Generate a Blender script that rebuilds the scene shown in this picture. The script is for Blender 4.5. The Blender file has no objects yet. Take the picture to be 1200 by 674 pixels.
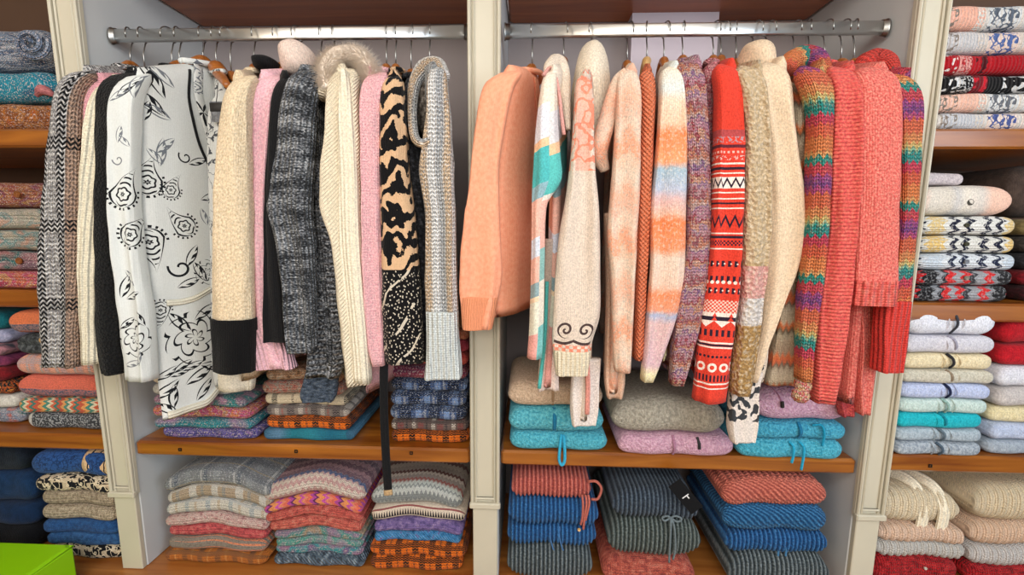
import bpy, math, random
from mathutils import Vector, Matrix, noise as mnoise
random.seed(7)
PI = math.pi
sc = bpy.context.scene
COL = sc.collection
# ------------------------------------------------------------------ camera model (1200 x 674)
FPX = 513.9
PITCH, YAW, ROLL = math.radians(7.82), math.radians(-2.20), math.radians(.37)
CAM = Vector((0, -1.2, 1.5))
FW = Vector((math.sin(YAW)*math.cos(PITCH), math.cos(YAW)*math.cos(PITCH), -math.sin(PITCH)))
_r = Vector((math.cos(YAW), -math.sin(YAW), 0))
_d = Vector((-math.sin(PITCH)*math.sin(YAW), -math.sin(PITCH)*math.cos(YAW), -math.cos(PITCH)))
RT = _r*math.cos(ROLL) - _d*math.sin(ROLL)
DN = _r*math.sin(ROLL) + _d*math.cos(ROLL)
def U(px, py, y):
    d = FW + RT*((px-600)/FPX) + DN*((py-337)/FPX)
    return CAM + d*((y-CAM.y)/d.y)
def proj(p):
    q = Vector(p)-CAM; a = q.dot(FW); return 600+FPX*q.dot(RT)/a, 337+FPX*q.dot(DN)/a
cam = bpy.data.cameras.new('camera'); camo = bpy.data.objects.new('camera', cam); COL.objects.link(camo)
cam.sensor_width = 36; cam.lens = FPX/1200*36; cam.clip_start = .02
m = Matrix.Identity(4)
for i in range(3):
    m[i][0] = RT[i]; m[i][1] = -DN[i]; m[i][2] = -FW[i]; m[i][3] = CAM[i]
camo.matrix_world = m
sc.camera = camo

# ------------------------------------------------------------------ node helper
def hexc(h):
    h = h.lstrip('#')
    c = [int(h[i:i+2], 16)/255 for i in (0, 2, 4)]
    return tuple(x/12.92 if x <= .04045 else ((x+.055)/1.055)**2.4 for x in c) + (1,)
class V:
    def __init__(s, nb, x): s.nb, s.x = nb, x
    def _o(s, op, b=None, c=None): return s.nb.math(op, s, b, c)
    def __add__(s, o): return s._o('ADD', o)
    __radd__ = __add__
    def __sub__(s, o): return s._o('SUBTRACT', o)
    def __rsub__(s, o): return s.nb.math('SUBTRACT', o, s)
    def __mul__(s, o): return s._o('MULTIPLY', o)
    __rmul__ = __mul__
    def __truediv__(s, o): return s._o('DIVIDE', o)
    def __lt__(s, o): return s._o('LESS_THAN', o)
    def __gt__(s, o): return s._o('GREATER_THAN', o)
    def frac(s): return s._o('FRACT')
    def floor(s): return s._o('FLOOR')
    def sin(s): return s._o('SINE')
    def cos(s): return s._o('COSINE')
    def abs(s): return s._o('ABSOLUTE')
    def pow(s, p): return s._o('POWER', p)
    def min(s, p): return s._o('MINIMUM', p)
    def max(s, p): return s._o('MAXIMUM', p)
    def sqrt(s): return s._o('SQRT')
    def atan2(s, o): return s._o('ARCTAN2', o)
class NB:
    def __init__(s, name):
        s.m = bpy.data.materials.new(name); s.m.use_nodes = True
        s.nt = s.m.node_tree; s.b = s.nt.nodes['Principled BSDF']
        uv = s.nt.nodes.new('ShaderNodeUVMap'); uv.uv_map = 'UVMap'
        sp = s.nt.nodes.new('ShaderNodeSeparateXYZ'); s.nt.links.new(uv.outputs[0], sp.inputs[0])
        s.u, s.v = V(s, sp.outputs[0]), V(s, sp.outputs[1])
    def set(s, inp, v):
        if isinstance(v, V): v = v.x
        if hasattr(v, 'is_output'): s.nt.links.new(v, inp)
        else: inp.default_value = v
    def math(s, op, a, b=None, c=None):
        n = s.nt.nodes.new('ShaderNodeMath'); n.operation = op
        s.set(n.inputs[0], a)
        if b is not None: s.set(n.inputs[1], b)
        if c is not None: s.set(n.inputs[2], c)
        return V(s, n.outputs[0])
    def vec(s, x, y, z=0.0):
        n = s.nt.nodes.new('ShaderNodeCombineXYZ')
        for i, q in enumerate((x, y, z)): s.set(n.inputs[i], q)
        return n.outputs[0]
    def noise(s, su, sv, detail=1.0, seed=0.0, u=None, v=None):
        n = s.nt.nodes.new('ShaderNodeTexNoise'); n.noise_dimensions = '3D'
        s.nt.links.new(s.vec((u or s.u)*su, (v or s.v)*sv, seed), n.inputs['Vector'])
        n.inputs['Scale'].default_value = 1; n.inputs['Detail'].default_value = detail
        return V(s, n.outputs[0])
    def voro(s, su, sv, feature='F1', rnd=1.0, u=None, v=None):
        n = s.nt.nodes.new('ShaderNodeTexVoronoi'); n.voronoi_dimensions = '2D'; n.feature = feature
        s.nt.links.new(s.vec((u or s.u)*su, (v or s.v)*sv), n.inputs['Vector'])
        n.inputs['Scale'].default_value = 1; n.inputs['Randomness'].default_value = rnd
        return n
    def mix(s, f, a, b):
        n = s.nt.nodes.new('ShaderNodeMix'); n.data_type = 'RGBA'
        s.set(n.inputs[0], f); s.set(n.inputs[6], a); s.set(n.inputs[7], b)
        return n.outputs[2]
    def ramp(s, t, stops, const=True):
        n = s.nt.nodes.new('ShaderNodeValToRGB'); r = n.color_ramp
        r.interpolation = 'CONSTANT' if const else 'LINEAR'
        s.set(n.inputs[0], t)
        while len(r.elements) < len(stops): r.elements.new(.5)
        for e, (p, c) in zip(r.elements, stops): e.position = p; e.color = hexc(c)
        return n.outputs[0]
    def sep(s, vec):
        n = s.nt.nodes.new('ShaderNodeSeparateXYZ'); s.nt.links.new(vec, n.inputs[0])
        return V(s, n.outputs[0]), V(s, n.outputs[1]), V(s, n.outputs[2])
def tri(x): return ((x.frac() - .5)*2).abs()
def step01(x, a, b): return ((x-a)*(1/(b-a))).max(0.).min(1.)
# stitch relief ------------------------------------------------------
def relief(n, kind, w):
    u, v = n.u, n.v
    if kind == 'stock':
        t = tri(u/w); a = 1 - (t*2 - 1).abs()
        return a*(((v/(w*.8) + t*.55)*(2*PI)).sin()*.4 + .6) + n.noise(400, 400)*.25
    if kind == 'rib':
        return ((u*(2*PI/w)).sin()*.5+.5)*.8 + ((v*(2*PI/.006)).sin()*.5+.5)*.15 + n.noise(300, 300)*.2
    if kind == 'hrib':
        return ((v*(2*PI/w)).sin()*.5+.5)*.8 + n.noise(300, 300)*.35
    if kind == 'waffle':
        return (u*(2*PI/w)).sin()*(v*(2*PI/w)).sin()*.5 + .5
    if kind == 'cable':
        tw = (v*(2*PI/.05)).sin()*.007
        return (((u + tw)*(2*PI/w)).sin()*.5+.5)*.8 + n.noise(260, 260)*.35
    if kind == 'boucle':
        d = V(n, n.voro(1/w, 1/w).outputs[0])
        return (1-d)*.8 + n.noise(500, 500)*.3
    if kind == 'diag':
        return (((u + v)*(2*PI/w)).sin()*.5+.5)*.8 + n.noise(300, 300)*.3
    return n.noise(350, 350, 2)*.7 + ((u*(2*PI/.005)).sin()*.5+.5)*.2
def fin(n, col, kind='fine', w=.008, strength=.6, dist=.003, rough=.95, sheen=.06, fleck=.16):
    # yarn flecks: lighter and darker fibres
    fl = n.noise(300, 240, 2, 3.3)
    hs = n.nt.nodes.new('ShaderNodeHueSaturation')
    n.set(hs.inputs['Value'], (fl-.5)*(fleck*6) + 1.0); n.set(hs.inputs['Color'], col)
    n.set(n.b.inputs['Base Color'], hs.outputs[0])
    n.b.inputs['Roughness'].default_value = rough
    n.b.inputs['Specular IOR Level'].default_value = .2
    n.b.inputs['Sheen Weight'].default_value = sheen; n.b.inputs['Sheen Roughness'].default_value = .5
    bp = n.nt.nodes.new('ShaderNodeBump'); bp.inputs['Strength'].default_value = strength; bp.inputs['Distance'].default_value = dist*1.8
    n.set(bp.inputs['Height'], relief(n, kind, w)); n.nt.links.new(bp.outputs[0], n.b.inputs['Normal'])
    return n.m
CNT = [0]
def NM(): CNT[0] += 1; return NB('knit.%03d' % CNT[0])
# colour patterns ------------------------------------------------------
def heather(c1, c2, s=160, kind='fine', w=.008, sharp=.18, **k):
    n = NM(); f = step01(n.noise(s, s*.8, 2), .5-sharp, .5+sharp)
    return fin(n, n.mix(f, hexc(c1), hexc(c2)), kind, w, **k)
def plain(c, kind='fine', w=.008, **k):
    n = NM(); return fin(n, hexc(c), kind, w, **k)
def marl(cs, su=60, sv=60, kind='stock', w=.01, **k):
    n = NM(); t = step01(n.noise(su, sv, 2), .28, .72)
    return fin(n, n.ramp(t, [(i/len(cs), c) for i, c in enumerate(cs)]), kind, w, **k)
def bands(stops, L, axis='v', zamp=0., zper=.03, nz=0., const=False, kind='stock', w=.01, mixc=None, off=0., **k):
    """stripes of a repeat of length L; zamp gives chevrons"""
    n = NM(); a, b = (n.v, n.u) if axis == 'v' else (n.u, n.v)
    t = a + off
    if zamp: t = t + tri(b/zper)*zamp
    if nz: t = t + (n.noise(45, 45, 2)-.5)*nz
    t = (t/L).frac()
    c = n.ramp(t, stops, const)
    if mixc: c = n.mix(step01(n.noise(170, 130, 2), .52, .64)*mixc[1], c, hexc(mixc[0]))
    return fin(n, c, kind, w, **k)
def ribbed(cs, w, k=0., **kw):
    """marled yarn with rib shade painted in: ridges lighter, valleys darker; k slants the ribs"""
    n = NM(); t = ((n.u + n.v*k)*(2*PI/w)).sin()*.30 + n.noise(170, 170, 2)*.9 + .05  # sine term puts the shade between ribs into the colour
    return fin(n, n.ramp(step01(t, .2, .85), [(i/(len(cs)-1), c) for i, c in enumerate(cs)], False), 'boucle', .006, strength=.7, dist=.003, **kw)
def plaid(base, ub, vb, pu=.08, pv=.08, kind='stock', w=.009, speck=None, off=(0, 0), **k):
    """ub / vb: (centre 0-1, width 0-1, colour, alpha)"""
    n = NM(); c = hexc(base)
    tu = ((n.u+off[0])/pu).frac(); tv = ((n.v+off[1])/pv + 10.).frac()
    br = (tri(n.u/(w*1.0))*.6 + (n.v/(w*.7))).frac()
    for t, lst in ((tu, ub), (tv, vb)):
        for ctr, wd, col, al in lst:
            f = ((t-ctr).abs() < wd/2)
            if al < 1: f = f*(br < al)
            c = n.mix(f, c, hexc(col))
    if speck: c = n.mix((n.noise(220, 200, 1) > speck[1])*.9, c, hexc(speck[0]))
    return fin(n, c, kind, w, **k)
def rows(base, lst, axis='v', kind='stock', w=.006, speck=None, **k):
    """lst: (from, to, type, colour, period) in metres along the axis"""
    n = NM(); a, b = (n.v, n.u) if axis == 'v' else (n.u, n.v)
    c = hexc(base)
    for r in lst:
        lo, hi, ty, col = r[:4]; p = r[4] if len(r) > 4 else .012
        f = (a > lo)*(a < hi); t = (a-lo)/(hi-lo)
        if ty == 'dash': f = f*((b/p).frac() < .5)
        elif ty == 'tri': f = f*(tri(b/p) > t)
        elif ty == 'zig': f = f*((tri(b/p)*.7+.15-t).abs() < .16)
        elif ty == 'dots': f = f*(((b/p).frac()-.5).pow(2.)*(p*p) + ((t-.5)*(hi-lo)).pow(2.) < (min(p, hi-lo)*.33)**2)
        elif ty == 'ring':
            q = (((b/p).frac()-.5).pow(2.)*(p*p) + ((t-.5)*(hi-lo)).pow(2.)).sqrt()/(hi-lo)
            f = f*((q-.32).abs() < .11)
        elif ty == 'check': f = f*((((b/p).frac() < .5)-((a/p).frac() < .5)).abs())
        elif ty == 'scroll':
            q = n.noise(55, 55, 1, lo*31+3)
            f = f*((q-.5).abs() < .035)
        elif ty == 'leafy':
            q = n.noise(70, 70, .5, lo*31+9); f = f*(q > .54)
        elif ty == 'speck': f = f*(n.noise(190, 190, 1, lo*7) > .53)
        elif ty == 'half': f = f*.88
        elif ty == 'bigleaf': q = n.noise(70, 58, .6, lo*31+4); f = f*(q > .57)
        c = n.mix(f, c, hexc(col))
    if speck: c = n.mix((n.noise(260, 240, 1) > speck[1])*.8, c, hexc(speck[0]))
    return fin(n, c, kind, w, **k)
def motif_paisley(n, x, y):
    th = y.atan2(x); r = (x*x+y*y).sqrt()
    f = r/((th-1.2).cos()*.13 + .27 + (th*2).sin()*.05)
    edge = ((f-.92).abs() < .07)
    inner = ((f*15. + (th*5).sin()*.9).sin() > .35)*(f < .78)
    fringe = ((th*13).sin() > .1)*(f > 1.02)*(f < 1.2)
    return edge.max(inner).max(fringe)
def motif_leaf(n, x, y):
    th = y.atan2(x); r = (x*x+y*y).sqrt()
    R = (th*2.5).cos().abs()*.46 + .02
    f = r/R
    out = ((f-.9).abs() < .1)
    fill = (f < .8)*((th*2.5+.0).sin() > .05)
    return out.max(fill)
def motif_flower(n, x, y):
    th = y.atan2(x); r = (x*x+y*y).sqrt()
    q = r*17. + (th*5 + r*9).sin()*1.5
    line = (q.sin() > .72)*(r < .46)
    rays = ((th*5 + r*9).sin() > .93)*(r < .46)*(r > .1)
    return line.max(rays)
def botanic(base, ink, cell=.1, stops=(.36, .68), **k):
    n = NM()
    wu = n.u/cell + (n.noise(14, 14)-.5)*.5; wv = n.v/cell + (n.noise(14, 14, 1, 5.)-.5)*.5
    vo = n.voro(1, 1, rnd=.45, u=wu, v=wv)
    px, py, _ = n.sep(vo.outputs['Position']); cr, cg, cb = n.sep(vo.outputs['Color'])
    x, y = wu-px, wv-py; a = cg*6.283
    X = x*a.cos() - y*a.sin(); Y = x*a.sin() + y*a.cos()
    A, B, Cc = motif_paisley(n, X, Y), motif_leaf(n, X, Y), motif_flower(n, X, Y)
    s1 = cr < stops[0]; s2 = (cr > stops[1])
    f = A*s1 + B*(1-s1)*(1-s2) + Cc*s2
    wv2 = n.noise(26, 26, 2, 9.)
    curl = ((wv2-.5).abs() < .012)*(n.noise(9, 9, 1, 2.) > .52)
    col = n.mix(f.max(curl*.9), hexc(base), n.mix(cb > .7, hexc(ink), hexc('#6a6f78')))
    return fin(n, col, 'fine', **k)
def m_pais(n, X, Y):
    hwb = (.25 - Y*Y).max(0.).sqrt(); hwt = (Y + 1.1).max(0.).pow(1.25)*.46
    up = Y < 0
    hw = (hwt*up + hwb*(1-up)).max(.001)
    xs = (X - Y*Y*.35*up); f = xs.abs()/hw
    th = Y.atan2(X); r = (X*X+Y*Y).sqrt()
    edge = (f > .84)*(f < 1.0)*(Y > -1.05)*(Y < .5)
    ring = ((r*33. + (th*6).sin()*.8).sin() > .45)*(f < .62)*(Y > -.8)
    fr = ((th*19).sin() > .25)*(r > .52)*(r < .62)*(Y > -.25)
    return edge.max(ring).max(fr)
def m_leaf(n, X, Y):
    hw = ((1 - Y*Y).max(.0)*.34).max(.001)
    f = X.abs()/hw
    return ((f > .72)*(f < 1.)).max((f < .75)*(X > .03)*((Y*9.+X*14.).sin() > -.3))*(Y.abs() < .97)
def m_flower(n, X, Y):
    th = Y.atan2(X); r = (X*X+Y*Y).sqrt()
    q = r*17. - ((th*3. + r*4.).sin().abs())*3.6
    return (q.sin() > .84)*(r < 1.)
def m_curl(n, X, Y):
    th = Y.atan2(X); r = (X*X+Y*Y).sqrt()
    return ((r - th*.12 - .5).abs() < .09)*(r < 1.)
MOT = {'p': m_pais, 'l': m_leaf, 'f': m_flower, 'c': m_curl}
def placed(base, lst, **k):
    n = NM(); col = hexc(base); acc = None
    for ty, u0, v0, sz, rot, ink in lst:
        c, s_ = math.cos(rot)/sz, math.sin(rot)/sz
        du, dv = n.u-u0, n.v-v0
        f = MOT[ty](n, du*c + dv*s_, dv*c - du*s_)
        col = n.mix(f, col, hexc(ink))
    return fin(n, col, 'fine', fleck=.03, strength=.25, **k)
def zebra(c1, c2, c3, vcut=.45, **k):
    n = NM()
    q = (n.v*105. + n.noise(17, 12, 2.5)*24. + n.noise(5, 5)*8. + n.u*30.).sin()
    z = (q + (n.noise(260, 260, 1)-.5)*1.2) > .0
    sp = (V(n, n.voro(120, 95).outputs[0]) + (n.noise(300, 300)-.5)*.4) < .19
    line = ((n.u*75. + n.v*60. + n.noise(9, 9)*6.).sin() > .955)
    low = n.v > vcut + .0
    col = n.mix(z, hexc(c1), hexc(c2))
    col = n.mix(low, col, hexc(c2))
    col = n.mix(low*sp.max(line*(n.noise(30, 30) > .45)), col, hexc(c3))
    return fin(n, col, 'fine', **k)
def scrollcuff(base, dark, pale, v0, v1, **k):
    """plain sleeve, pale vine pattern near the top, two dark curls over a speckled band at the cuff"""
    n = NM(); c = hexc(base)
    q = n.noise(38, 30, 1, 4.)
    c = n.mix(((q-.5).abs() < .05)*(n.v < v0), c, hexc(pale))
    c = n.mix(((n.u+.002).abs() < .02)*(n.v < v0)*.45, c, hexc(pale))
    x0 = n.u.abs() - .024; y = n.v - v1
    r = (x0*x0+y*y).sqrt(); th = y.atan2(x0)
    sp = ((r*420. - th*1.0).sin() > .35)*(r < .021)
    tail = ((y - .026 - (n.u.abs()*55.).sin()*.008).abs() < .0035)*(n.u.abs() < .05)
    c = n.mix(sp.max(tail), c, hexc(dark))
    c = n.mix((n.v > v1+.037)*(n.v < v1+.075)*((n.u*330.).sin()*(n.v*420.).sin() > -.05), c, hexc(pale))
    return fin(n, c, 'fine', **k)
def wood(c1, c2, rough=.3, s=1.):
    n = NB('wood')
    tc = n.nt.nodes.new('ShaderNodeTexCoord'); x, y, z = n.sep(tc.outputs['Object'])
    g = n.nt.nodes.new('ShaderNodeTexNoise'); n.nt.links.new(n.vec(x*2.2*s, y*28*s, z*28*s), g.inputs['Vector'])
    g.inputs['Scale'].default_value = 1; g.inputs['Detail'].default_value = 5; g.inputs['Distortion'].default_value = .6
    f = step01(V(n, g.outputs[0]), .3, .7)
    n.set(n.b.inputs['Base Color'], n.mix(f, hexc(c1), hexc(c2)))
    n.b.inputs['Roughness'].default_value = rough; n.b.inputs['Coat Weight'].default_value = .3; n.b.inputs['Coat Roughness'].default_value = .15
    return n.m
def paint(c, rough=.5, var=.06):
    n = NB('paint')
    tc = n.nt.nodes.new('ShaderNodeTexCoord')
    g = n.nt.nodes.new('ShaderNodeTexNoise'); n.nt.links.new(tc.outputs['Object'], g.inputs['Vector']); g.inputs['Scale'].default_value = 6; g.inputs['Detail'].default_value = 4
    hs = n.nt.nodes.new('ShaderNodeHueSaturation'); n.set(hs.inputs['Value'], (V(n, g.outputs[0])-.5)*(var*3)+1.); hs.inputs['Color'].default_value = hexc(c)
    n.nt.links.new(hs.outputs[0], n.b.inputs['Base Color']); n.b.inputs['Roughness'].default_value = rough
    return n.m
def metal(c, rough=.2):
    n = NB('metal'); n.b.inputs['Base Color'].default_value = hexc(c); n.b.inputs['Metallic'].default_value = 1; n.b.inputs['Roughness'].default_value = rough
    return n.m

# ------------------------------------------------------------------ mesh helper
class MB:
    def __init__(s): s.v, s.f, s.uv = [], [], []
    def grid(s, P, closed_j=True, cap0=True, cap1=True):
        """P[i][j] = (Vector, (u,v)); rings i, around j"""
        n, k = len(P), len(P[0]); b = len(s.v)
        for row in P:
            for co, _ in row: s.v.append(tuple(co))
        for i in range(n-1):
            for j in range(k if closed_j else k-1):
                j2 = (j+1) % k
                s.f.append((b+i*k+j, b+i*k+j2, b+(i+1)*k+j2, b+(i+1)*k+j))
                uv = [P[i][j][1], P[i][j2][1], P[i+1][j2][1], P[i+1][j][1]]
                if closed_j and j == k-1:     # the seam
                    du = P[i][k-1][1][0]-P[i][k-2][1][0]; dv = P[i][k-1][1][1]-P[i][k-2][1][1]
                    uv[1] = (P[i][k-1][1][0]+du, P[i][k-1][1][1]+dv); uv[2] = (P[i+1][k-1][1][0]+du, P[i+1][k-1][1][1]+dv)
                s.uv.append(uv)
        for flag, i in ((cap0, 0), (cap1, n-1)):
            if flag:
                idx = [b+i*k+j for j in range(k)]; u = [P[i][j][1] for j in range(k)]
                if i == 0: idx.reverse(); u.reverse()
                s.f.append(tuple(idx)); s.uv.append(u)
        return s
    def box(s, x0, x1, y0, y1, z0, z1, bev=0.0):
        b = min(bev, (x1-x0)/2.01, (y1-y0)/2.01, (z1-z0)/2.01)
        P = []
        for z, i in ((z0, b), (z0+b, 0), (z1-b, 0), (z1, b)) if b > 0 else ((z0, 0), (z1, 0)):
            a0, a1, c0, c1 = x0+i, x1-i, y0+i, y1-i
            q = [(a0+b, c0), (a1-b, c0), (a1, c0+b), (a1, c1-b), (a1-b, c1), (a0+b, c1), (a0, c1-b), (a0, c0+b)] if b > 0 else [(a0, c0), (a1, c0), (a1, c1), (a0, c1)]
            P.append([(Vector((x, y, z)), (x+y, z)) for x, y in q])
        return s.grid(P)
    def tube(s, pts, r, k=8, flat=None):
        """round tube along pts; r number or list; flat=(width, thickness, normal) makes a strap"""
        pts = [Vector(p) for p in pts]; n = len(pts); P = []; L = 0
        up = Vector((0.13, -.9, .31)).normalized()
        for i, p in enumerate(pts):
            t = (pts[min(i+1, n-1)]-pts[max(i-1, 0)]).normalized()
            if i: L += (p-pts[i-1]).length
            if flat:
                nn = Vector(flat[2]); a = t.cross(nn).normalized(); b_ = a.cross(t).normalized(); ra, rb = flat[0]/2, flat[1]/2
            else:
                a = t.cross(up)
                if a.length < 1e-3: a = t.cross(Vector((1, 0, 0)))
                a.normalize(); b_ = a.cross(t).normalized(); ra = rb = r[i] if isinstance(r, (list, tuple)) else r
            ring = []
            for j in range(k):
                an = 2*PI*j/k
                ring.append((p + a*(math.cos(an)*ra) + b_*(math.sin(an)*rb), (an/(2*PI)*PI*(ra+rb), L)))
            P.append(ring)
        return s.grid(P)
    def blob(s, fn, nu=24, nv=14):
        P = []
        for i in range(nv+1):
            a = -PI/2 + PI*i/nv; a = max(-PI/2+.02, min(PI/2-.02, a))
            P.append([(lambda q: (q[0], q[1]))(fn(a, 2*PI*j/nu)) for j in range(nu)])
        return s.grid(P)
    def build(s, name, mat, parent=None, smooth=True):
        me = bpy.data.meshes.new(name); me.from_pydata(s.v, [], s.f)
        ul = me.uv_layers.new(name='UVMap'); i = 0
        flat = [c for f in s.uv for c in f]
        for c in flat: ul.data[i].uv = c; i += 1
        me.materials.append(mat); me.update()
        if smooth: me.polygons.foreach_set('use_smooth', [True]*len(me.polygons))
        o = bpy.data.objects.new(name, me); COL.objects.link(o)
        if parent: o.parent = parent; o.matrix_parent_inverse = Matrix.Translation(-parent.location)
        return o
def tag(o, label=None, cat=None, group=None, kind=None):
    for k, v in (('label', label), ('category', cat), ('group', group), ('kind', kind)):
        if v: o[k] = v
    return o
def empty(name, loc, label, cat, group=None):
    o = bpy.data.objects.new(name, None); COL.objects.link(o); o.location = loc; o.empty_display_size = .02
    return tag(o, label, cat, group)
def spline(pts, n):
    """smooth curve through tuples, parameter = first entry"""
    out = []; t0, t1 = pts[0][0], pts[-1][0]; k = 0
    for i in range(n):
        t = t0+(t1-t0)*i/(n-1)
        while k < len(pts)-2 and t > pts[k+1][0]: k += 1
        a, b = pts[k], pts[k+1]; p = pts[k-1] if k else a; q = pts[k+2] if k+2 < len(pts) else b
        h = b[0]-a[0]; x = (t-a[0])/h; row = [t]
        for c in range(1, len(a)):
            m0 = (b[c]-p[c])/max(1e-6, b[0]-p[0]); m1 = (q[c]-a[c])/max(1e-6, q[0]-a[0])
            x2, x3 = x*x, x*x*x
            row.append((2*x3-3*x2+1)*a[c]+(x3-2*x2+x)*h*m0+(-2*x3+3*x2)*b[c]+(x3-x2)*h*m1)
        out.append(row)
    return out
def path(pts, n=24):
    """smooth world polyline through points"""
    q = [(i,)+tuple(p) for i, p in enumerate(pts)]
    return [Vector(r[1:]) for r in spline(q, n)]
# ================================================================== the place
X1L, X1R, X2L, X2R, X3L, X3R = -1.270, -1.192, -.164, -.079, .944, 1.0216
BACK, RODY, RODZ = .4565, .080, 2.029
SH, TOPZ, BASE, BLOCK = .850, 2.2105, .430, .681
WHITE = paint('#c6bfab', .45); WALLP = paint('#cdd0d0', .6, .03); BACKP = paint('#978d8c', .7, .03); BROWNP = paint('#59402f', .7)
WOOD = wood('#74390f', '#b06c24', .28); WOODT = wood('#964a1c', '#b4622a', .4); WOODB = wood('#8a4a1c', '#bb7a3a', .35)
CHROME = metal('#e6e6e4', .3); STEEL = metal('#9a9a98', .3); HANGW = wood('#8a4a1c', '#b8702c', .35, 3); HANGL = wood('#c99a5a', '#dcb67a', .4, 3)
BLACKM = plain('#141416', 'fine'); DARKP = paint('#15110f', .6)

def struct(mb, name, mat, **k):
    o = mb.build(name, mat, smooth=False); o['kind'] = 'structure'; return o
struct(MB().box(-3.2, 3.2, -4.6, 1.0, -.06, 0), 'floor', wood('#a5855f', '#c4a47c', .4))
struct(MB().box(-3.2, 3.2, BACK, BACK+.05, 0, 2.8), 'wall_back', BACKP)
struct(MB().box(-3.2, 3.2, -4.6, .6, 2.8, 2.86), 'ceiling', paint('#e6e2da', .8))
struct(MB().box(.335, .62, BACK-.07, BACK, SH, TOPZ+.3), 'trim_1', paint('#c9bdc6', .6, .03))
def divider(x0, x1, label):
    t = empty('shelf_divider', ((x0+x1)/2, 0, BASE), label, 'shelf divider')
    MB().box(x0+.004, x1-.004, .012, BACK, BASE, 2.62, .002).build('side_panel', WALLP, t, False)
    MB().box(x0+.006, x1-.006, -.004, .012, BASE, BLOCK, .002).build('plinth', WHITE, t, False)
    MB().box(x0, x1, -.002, .012, BLOCK, 2.62, .002).build('face_board', WHITE, t, False)
    mo = MB()
    for a, b, d in ((x0, x0+.009, -.012), (x0+.0125, x0+.0185, -.009), (x1-.009, x1, -.012), (x1-.0185, x1-.0125, -.009)):
        mo.box(a, b, d, -.001, BLOCK+.0, 2.62, .003)
    mo.box(x0-.003, x1+.003, -.016, -.001, BLOCK-.004, BLOCK+.014, .003)
    mo.box(x0+.0125, x1-.0125, -.010, -.001, BLOCK+.022, BLOCK+.029, .003)
    mo.build('moulding', WHITE, t, False)
divider(X1L, X1R, 'white moulded shelf divider beside the green ottoman')
divider(X2L, X2R, 'white moulded shelf divider between the two clothes rods')
divider(X3L, X3R, 'white moulded shelf divider beside the red ribbed sweater cuff')
def shelf(x0, x1, z, th, label, caps=(), y0=.008, mat=None):
    t = empty('wooden_shelf', ((x0+x1)/2, y0, z-th), label, 'shelf', 'wooden shelves of the wall unit')
    MB().box(x0, x1, y0, BACK-.001, z-th, z, .006).build('board', mat or WOOD, t, False)
    for px, py in caps:
        p = U(px, py, y0-.001); m = MB()
        s = .0045
        for a, b, c, d in ((-s, s, s-.0018, s), (-s, s, -s, -s+.0018), (-s, -s+.0018, -s, s), (s-.0018, s, -s, s)):
            m.box(p.x+a, p.x+b, y0-.003, y0+.001, p.z+c, p.z+d)
        m.build('price_clip', DARKP, t, False)
e = .003
shelf(X1R+e+.001, X2L-e, SH, .045, 'brown wooden shelf under the row of monochrome sweaters', ((211, 527), (347, 529), (482, 531)))
shelf(X2R+e-.0, X3L-e-.001, SH, .045, 'brown wooden shelf under the row of coral and cream sweaters')
shelf(X1R+e, X2L-e, TOPZ+.045, .045, 'dark top shelf board above the monochrome sweaters', mat=WOODT)
shelf(X2R+e, X3L-e, TOPZ+.045, .045, 'dark top shelf board above the coral sweaters', mat=WOODT)
LX, RX = -2.8, 2.75
ZL = (1.762, 1.308, .866); ZR = (1.757, 1.305, .868)
for z, l in zip(ZL, ('wooden shelf under the rolled blue knit by the left divider', 'wooden shelf under the mauve buttoned cardigan by the left divider', 'wooden shelf under the black tweed knit with a white end')):
    shelf(LX, X1L-e, z, .05, l)
for z, l, c in zip(ZR, ('wooden shelf under the red and cream nordic sweaters', 'wooden shelf under the red and black patterned sweaters', 'wooden shelf under the pastel zip cardigans'), ((), (), ((1090, 546),))):
    shelf(X3R+e, RX, z, .05, l, c)
t = empty('base_counter', (0, -.03, 0), 'long wooden base counter carrying the lowest stacks of sweaters', 'counter')
MB().box(LX, RX, -.055, BACK-.001, BASE-.045, BASE-.001, .006).build('counter_top', WOODB, t, False)
MB().box(LX, RX, -.02, BACK-.001, 0, BASE-.045, .0).build('cabinet_body', WHITE, t, False)
# side columns: brown backs
for x0, x1, n in ((LX, X1L-.004, 'wall_left'), (X3R+.004, RX, 'wall_right')):
    struct(MB().box(x0, x1, BACK-.004, BACK-.0005, BASE, 2.62), n, BROWNP)

def rod(x0, x1, label):
    t = empty('clothes_rod', ((x0+x1)/2, RODY, RODZ), label, 'clothes rod')
    P = []
    for x in (x0, x1):
        P.append([(Vector((x, RODY+.0085*math.copysign(abs(math.cos(a))**.6, math.cos(a)), RODZ+.017*math.copysign(abs(math.sin(a))**.35, math.sin(a)))), (a, x)) for a in [2*PI*j/20 for j in range(20)]])
    MB().grid(P).build('rail', CHROME, t)
    for x, s in ((x0, 1), (x1, -1)):
        P = []
        for dx, r in ((0, 1.3), (.004, 1.3), (.0045, 1.18), (.016, 1.15), (.0162, 1.02)):
            P.append([(Vector((x+s*dx, RODY+.0095*r*math.cos(a), RODZ+.018*r*math.sin(a))), (a, dx)) for a in [2*PI*j/18 for j in range(18)]])
        MB().grid(P).build('rod_socket', STEEL, t)
rod(X1R+.004, X2L-.004, 'chrome clothes rod holding the monochrome sweaters')
rod(X2R+.004, X3L-.004, 'chrome clothes rod holding the coral and cream sweaters')

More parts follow.
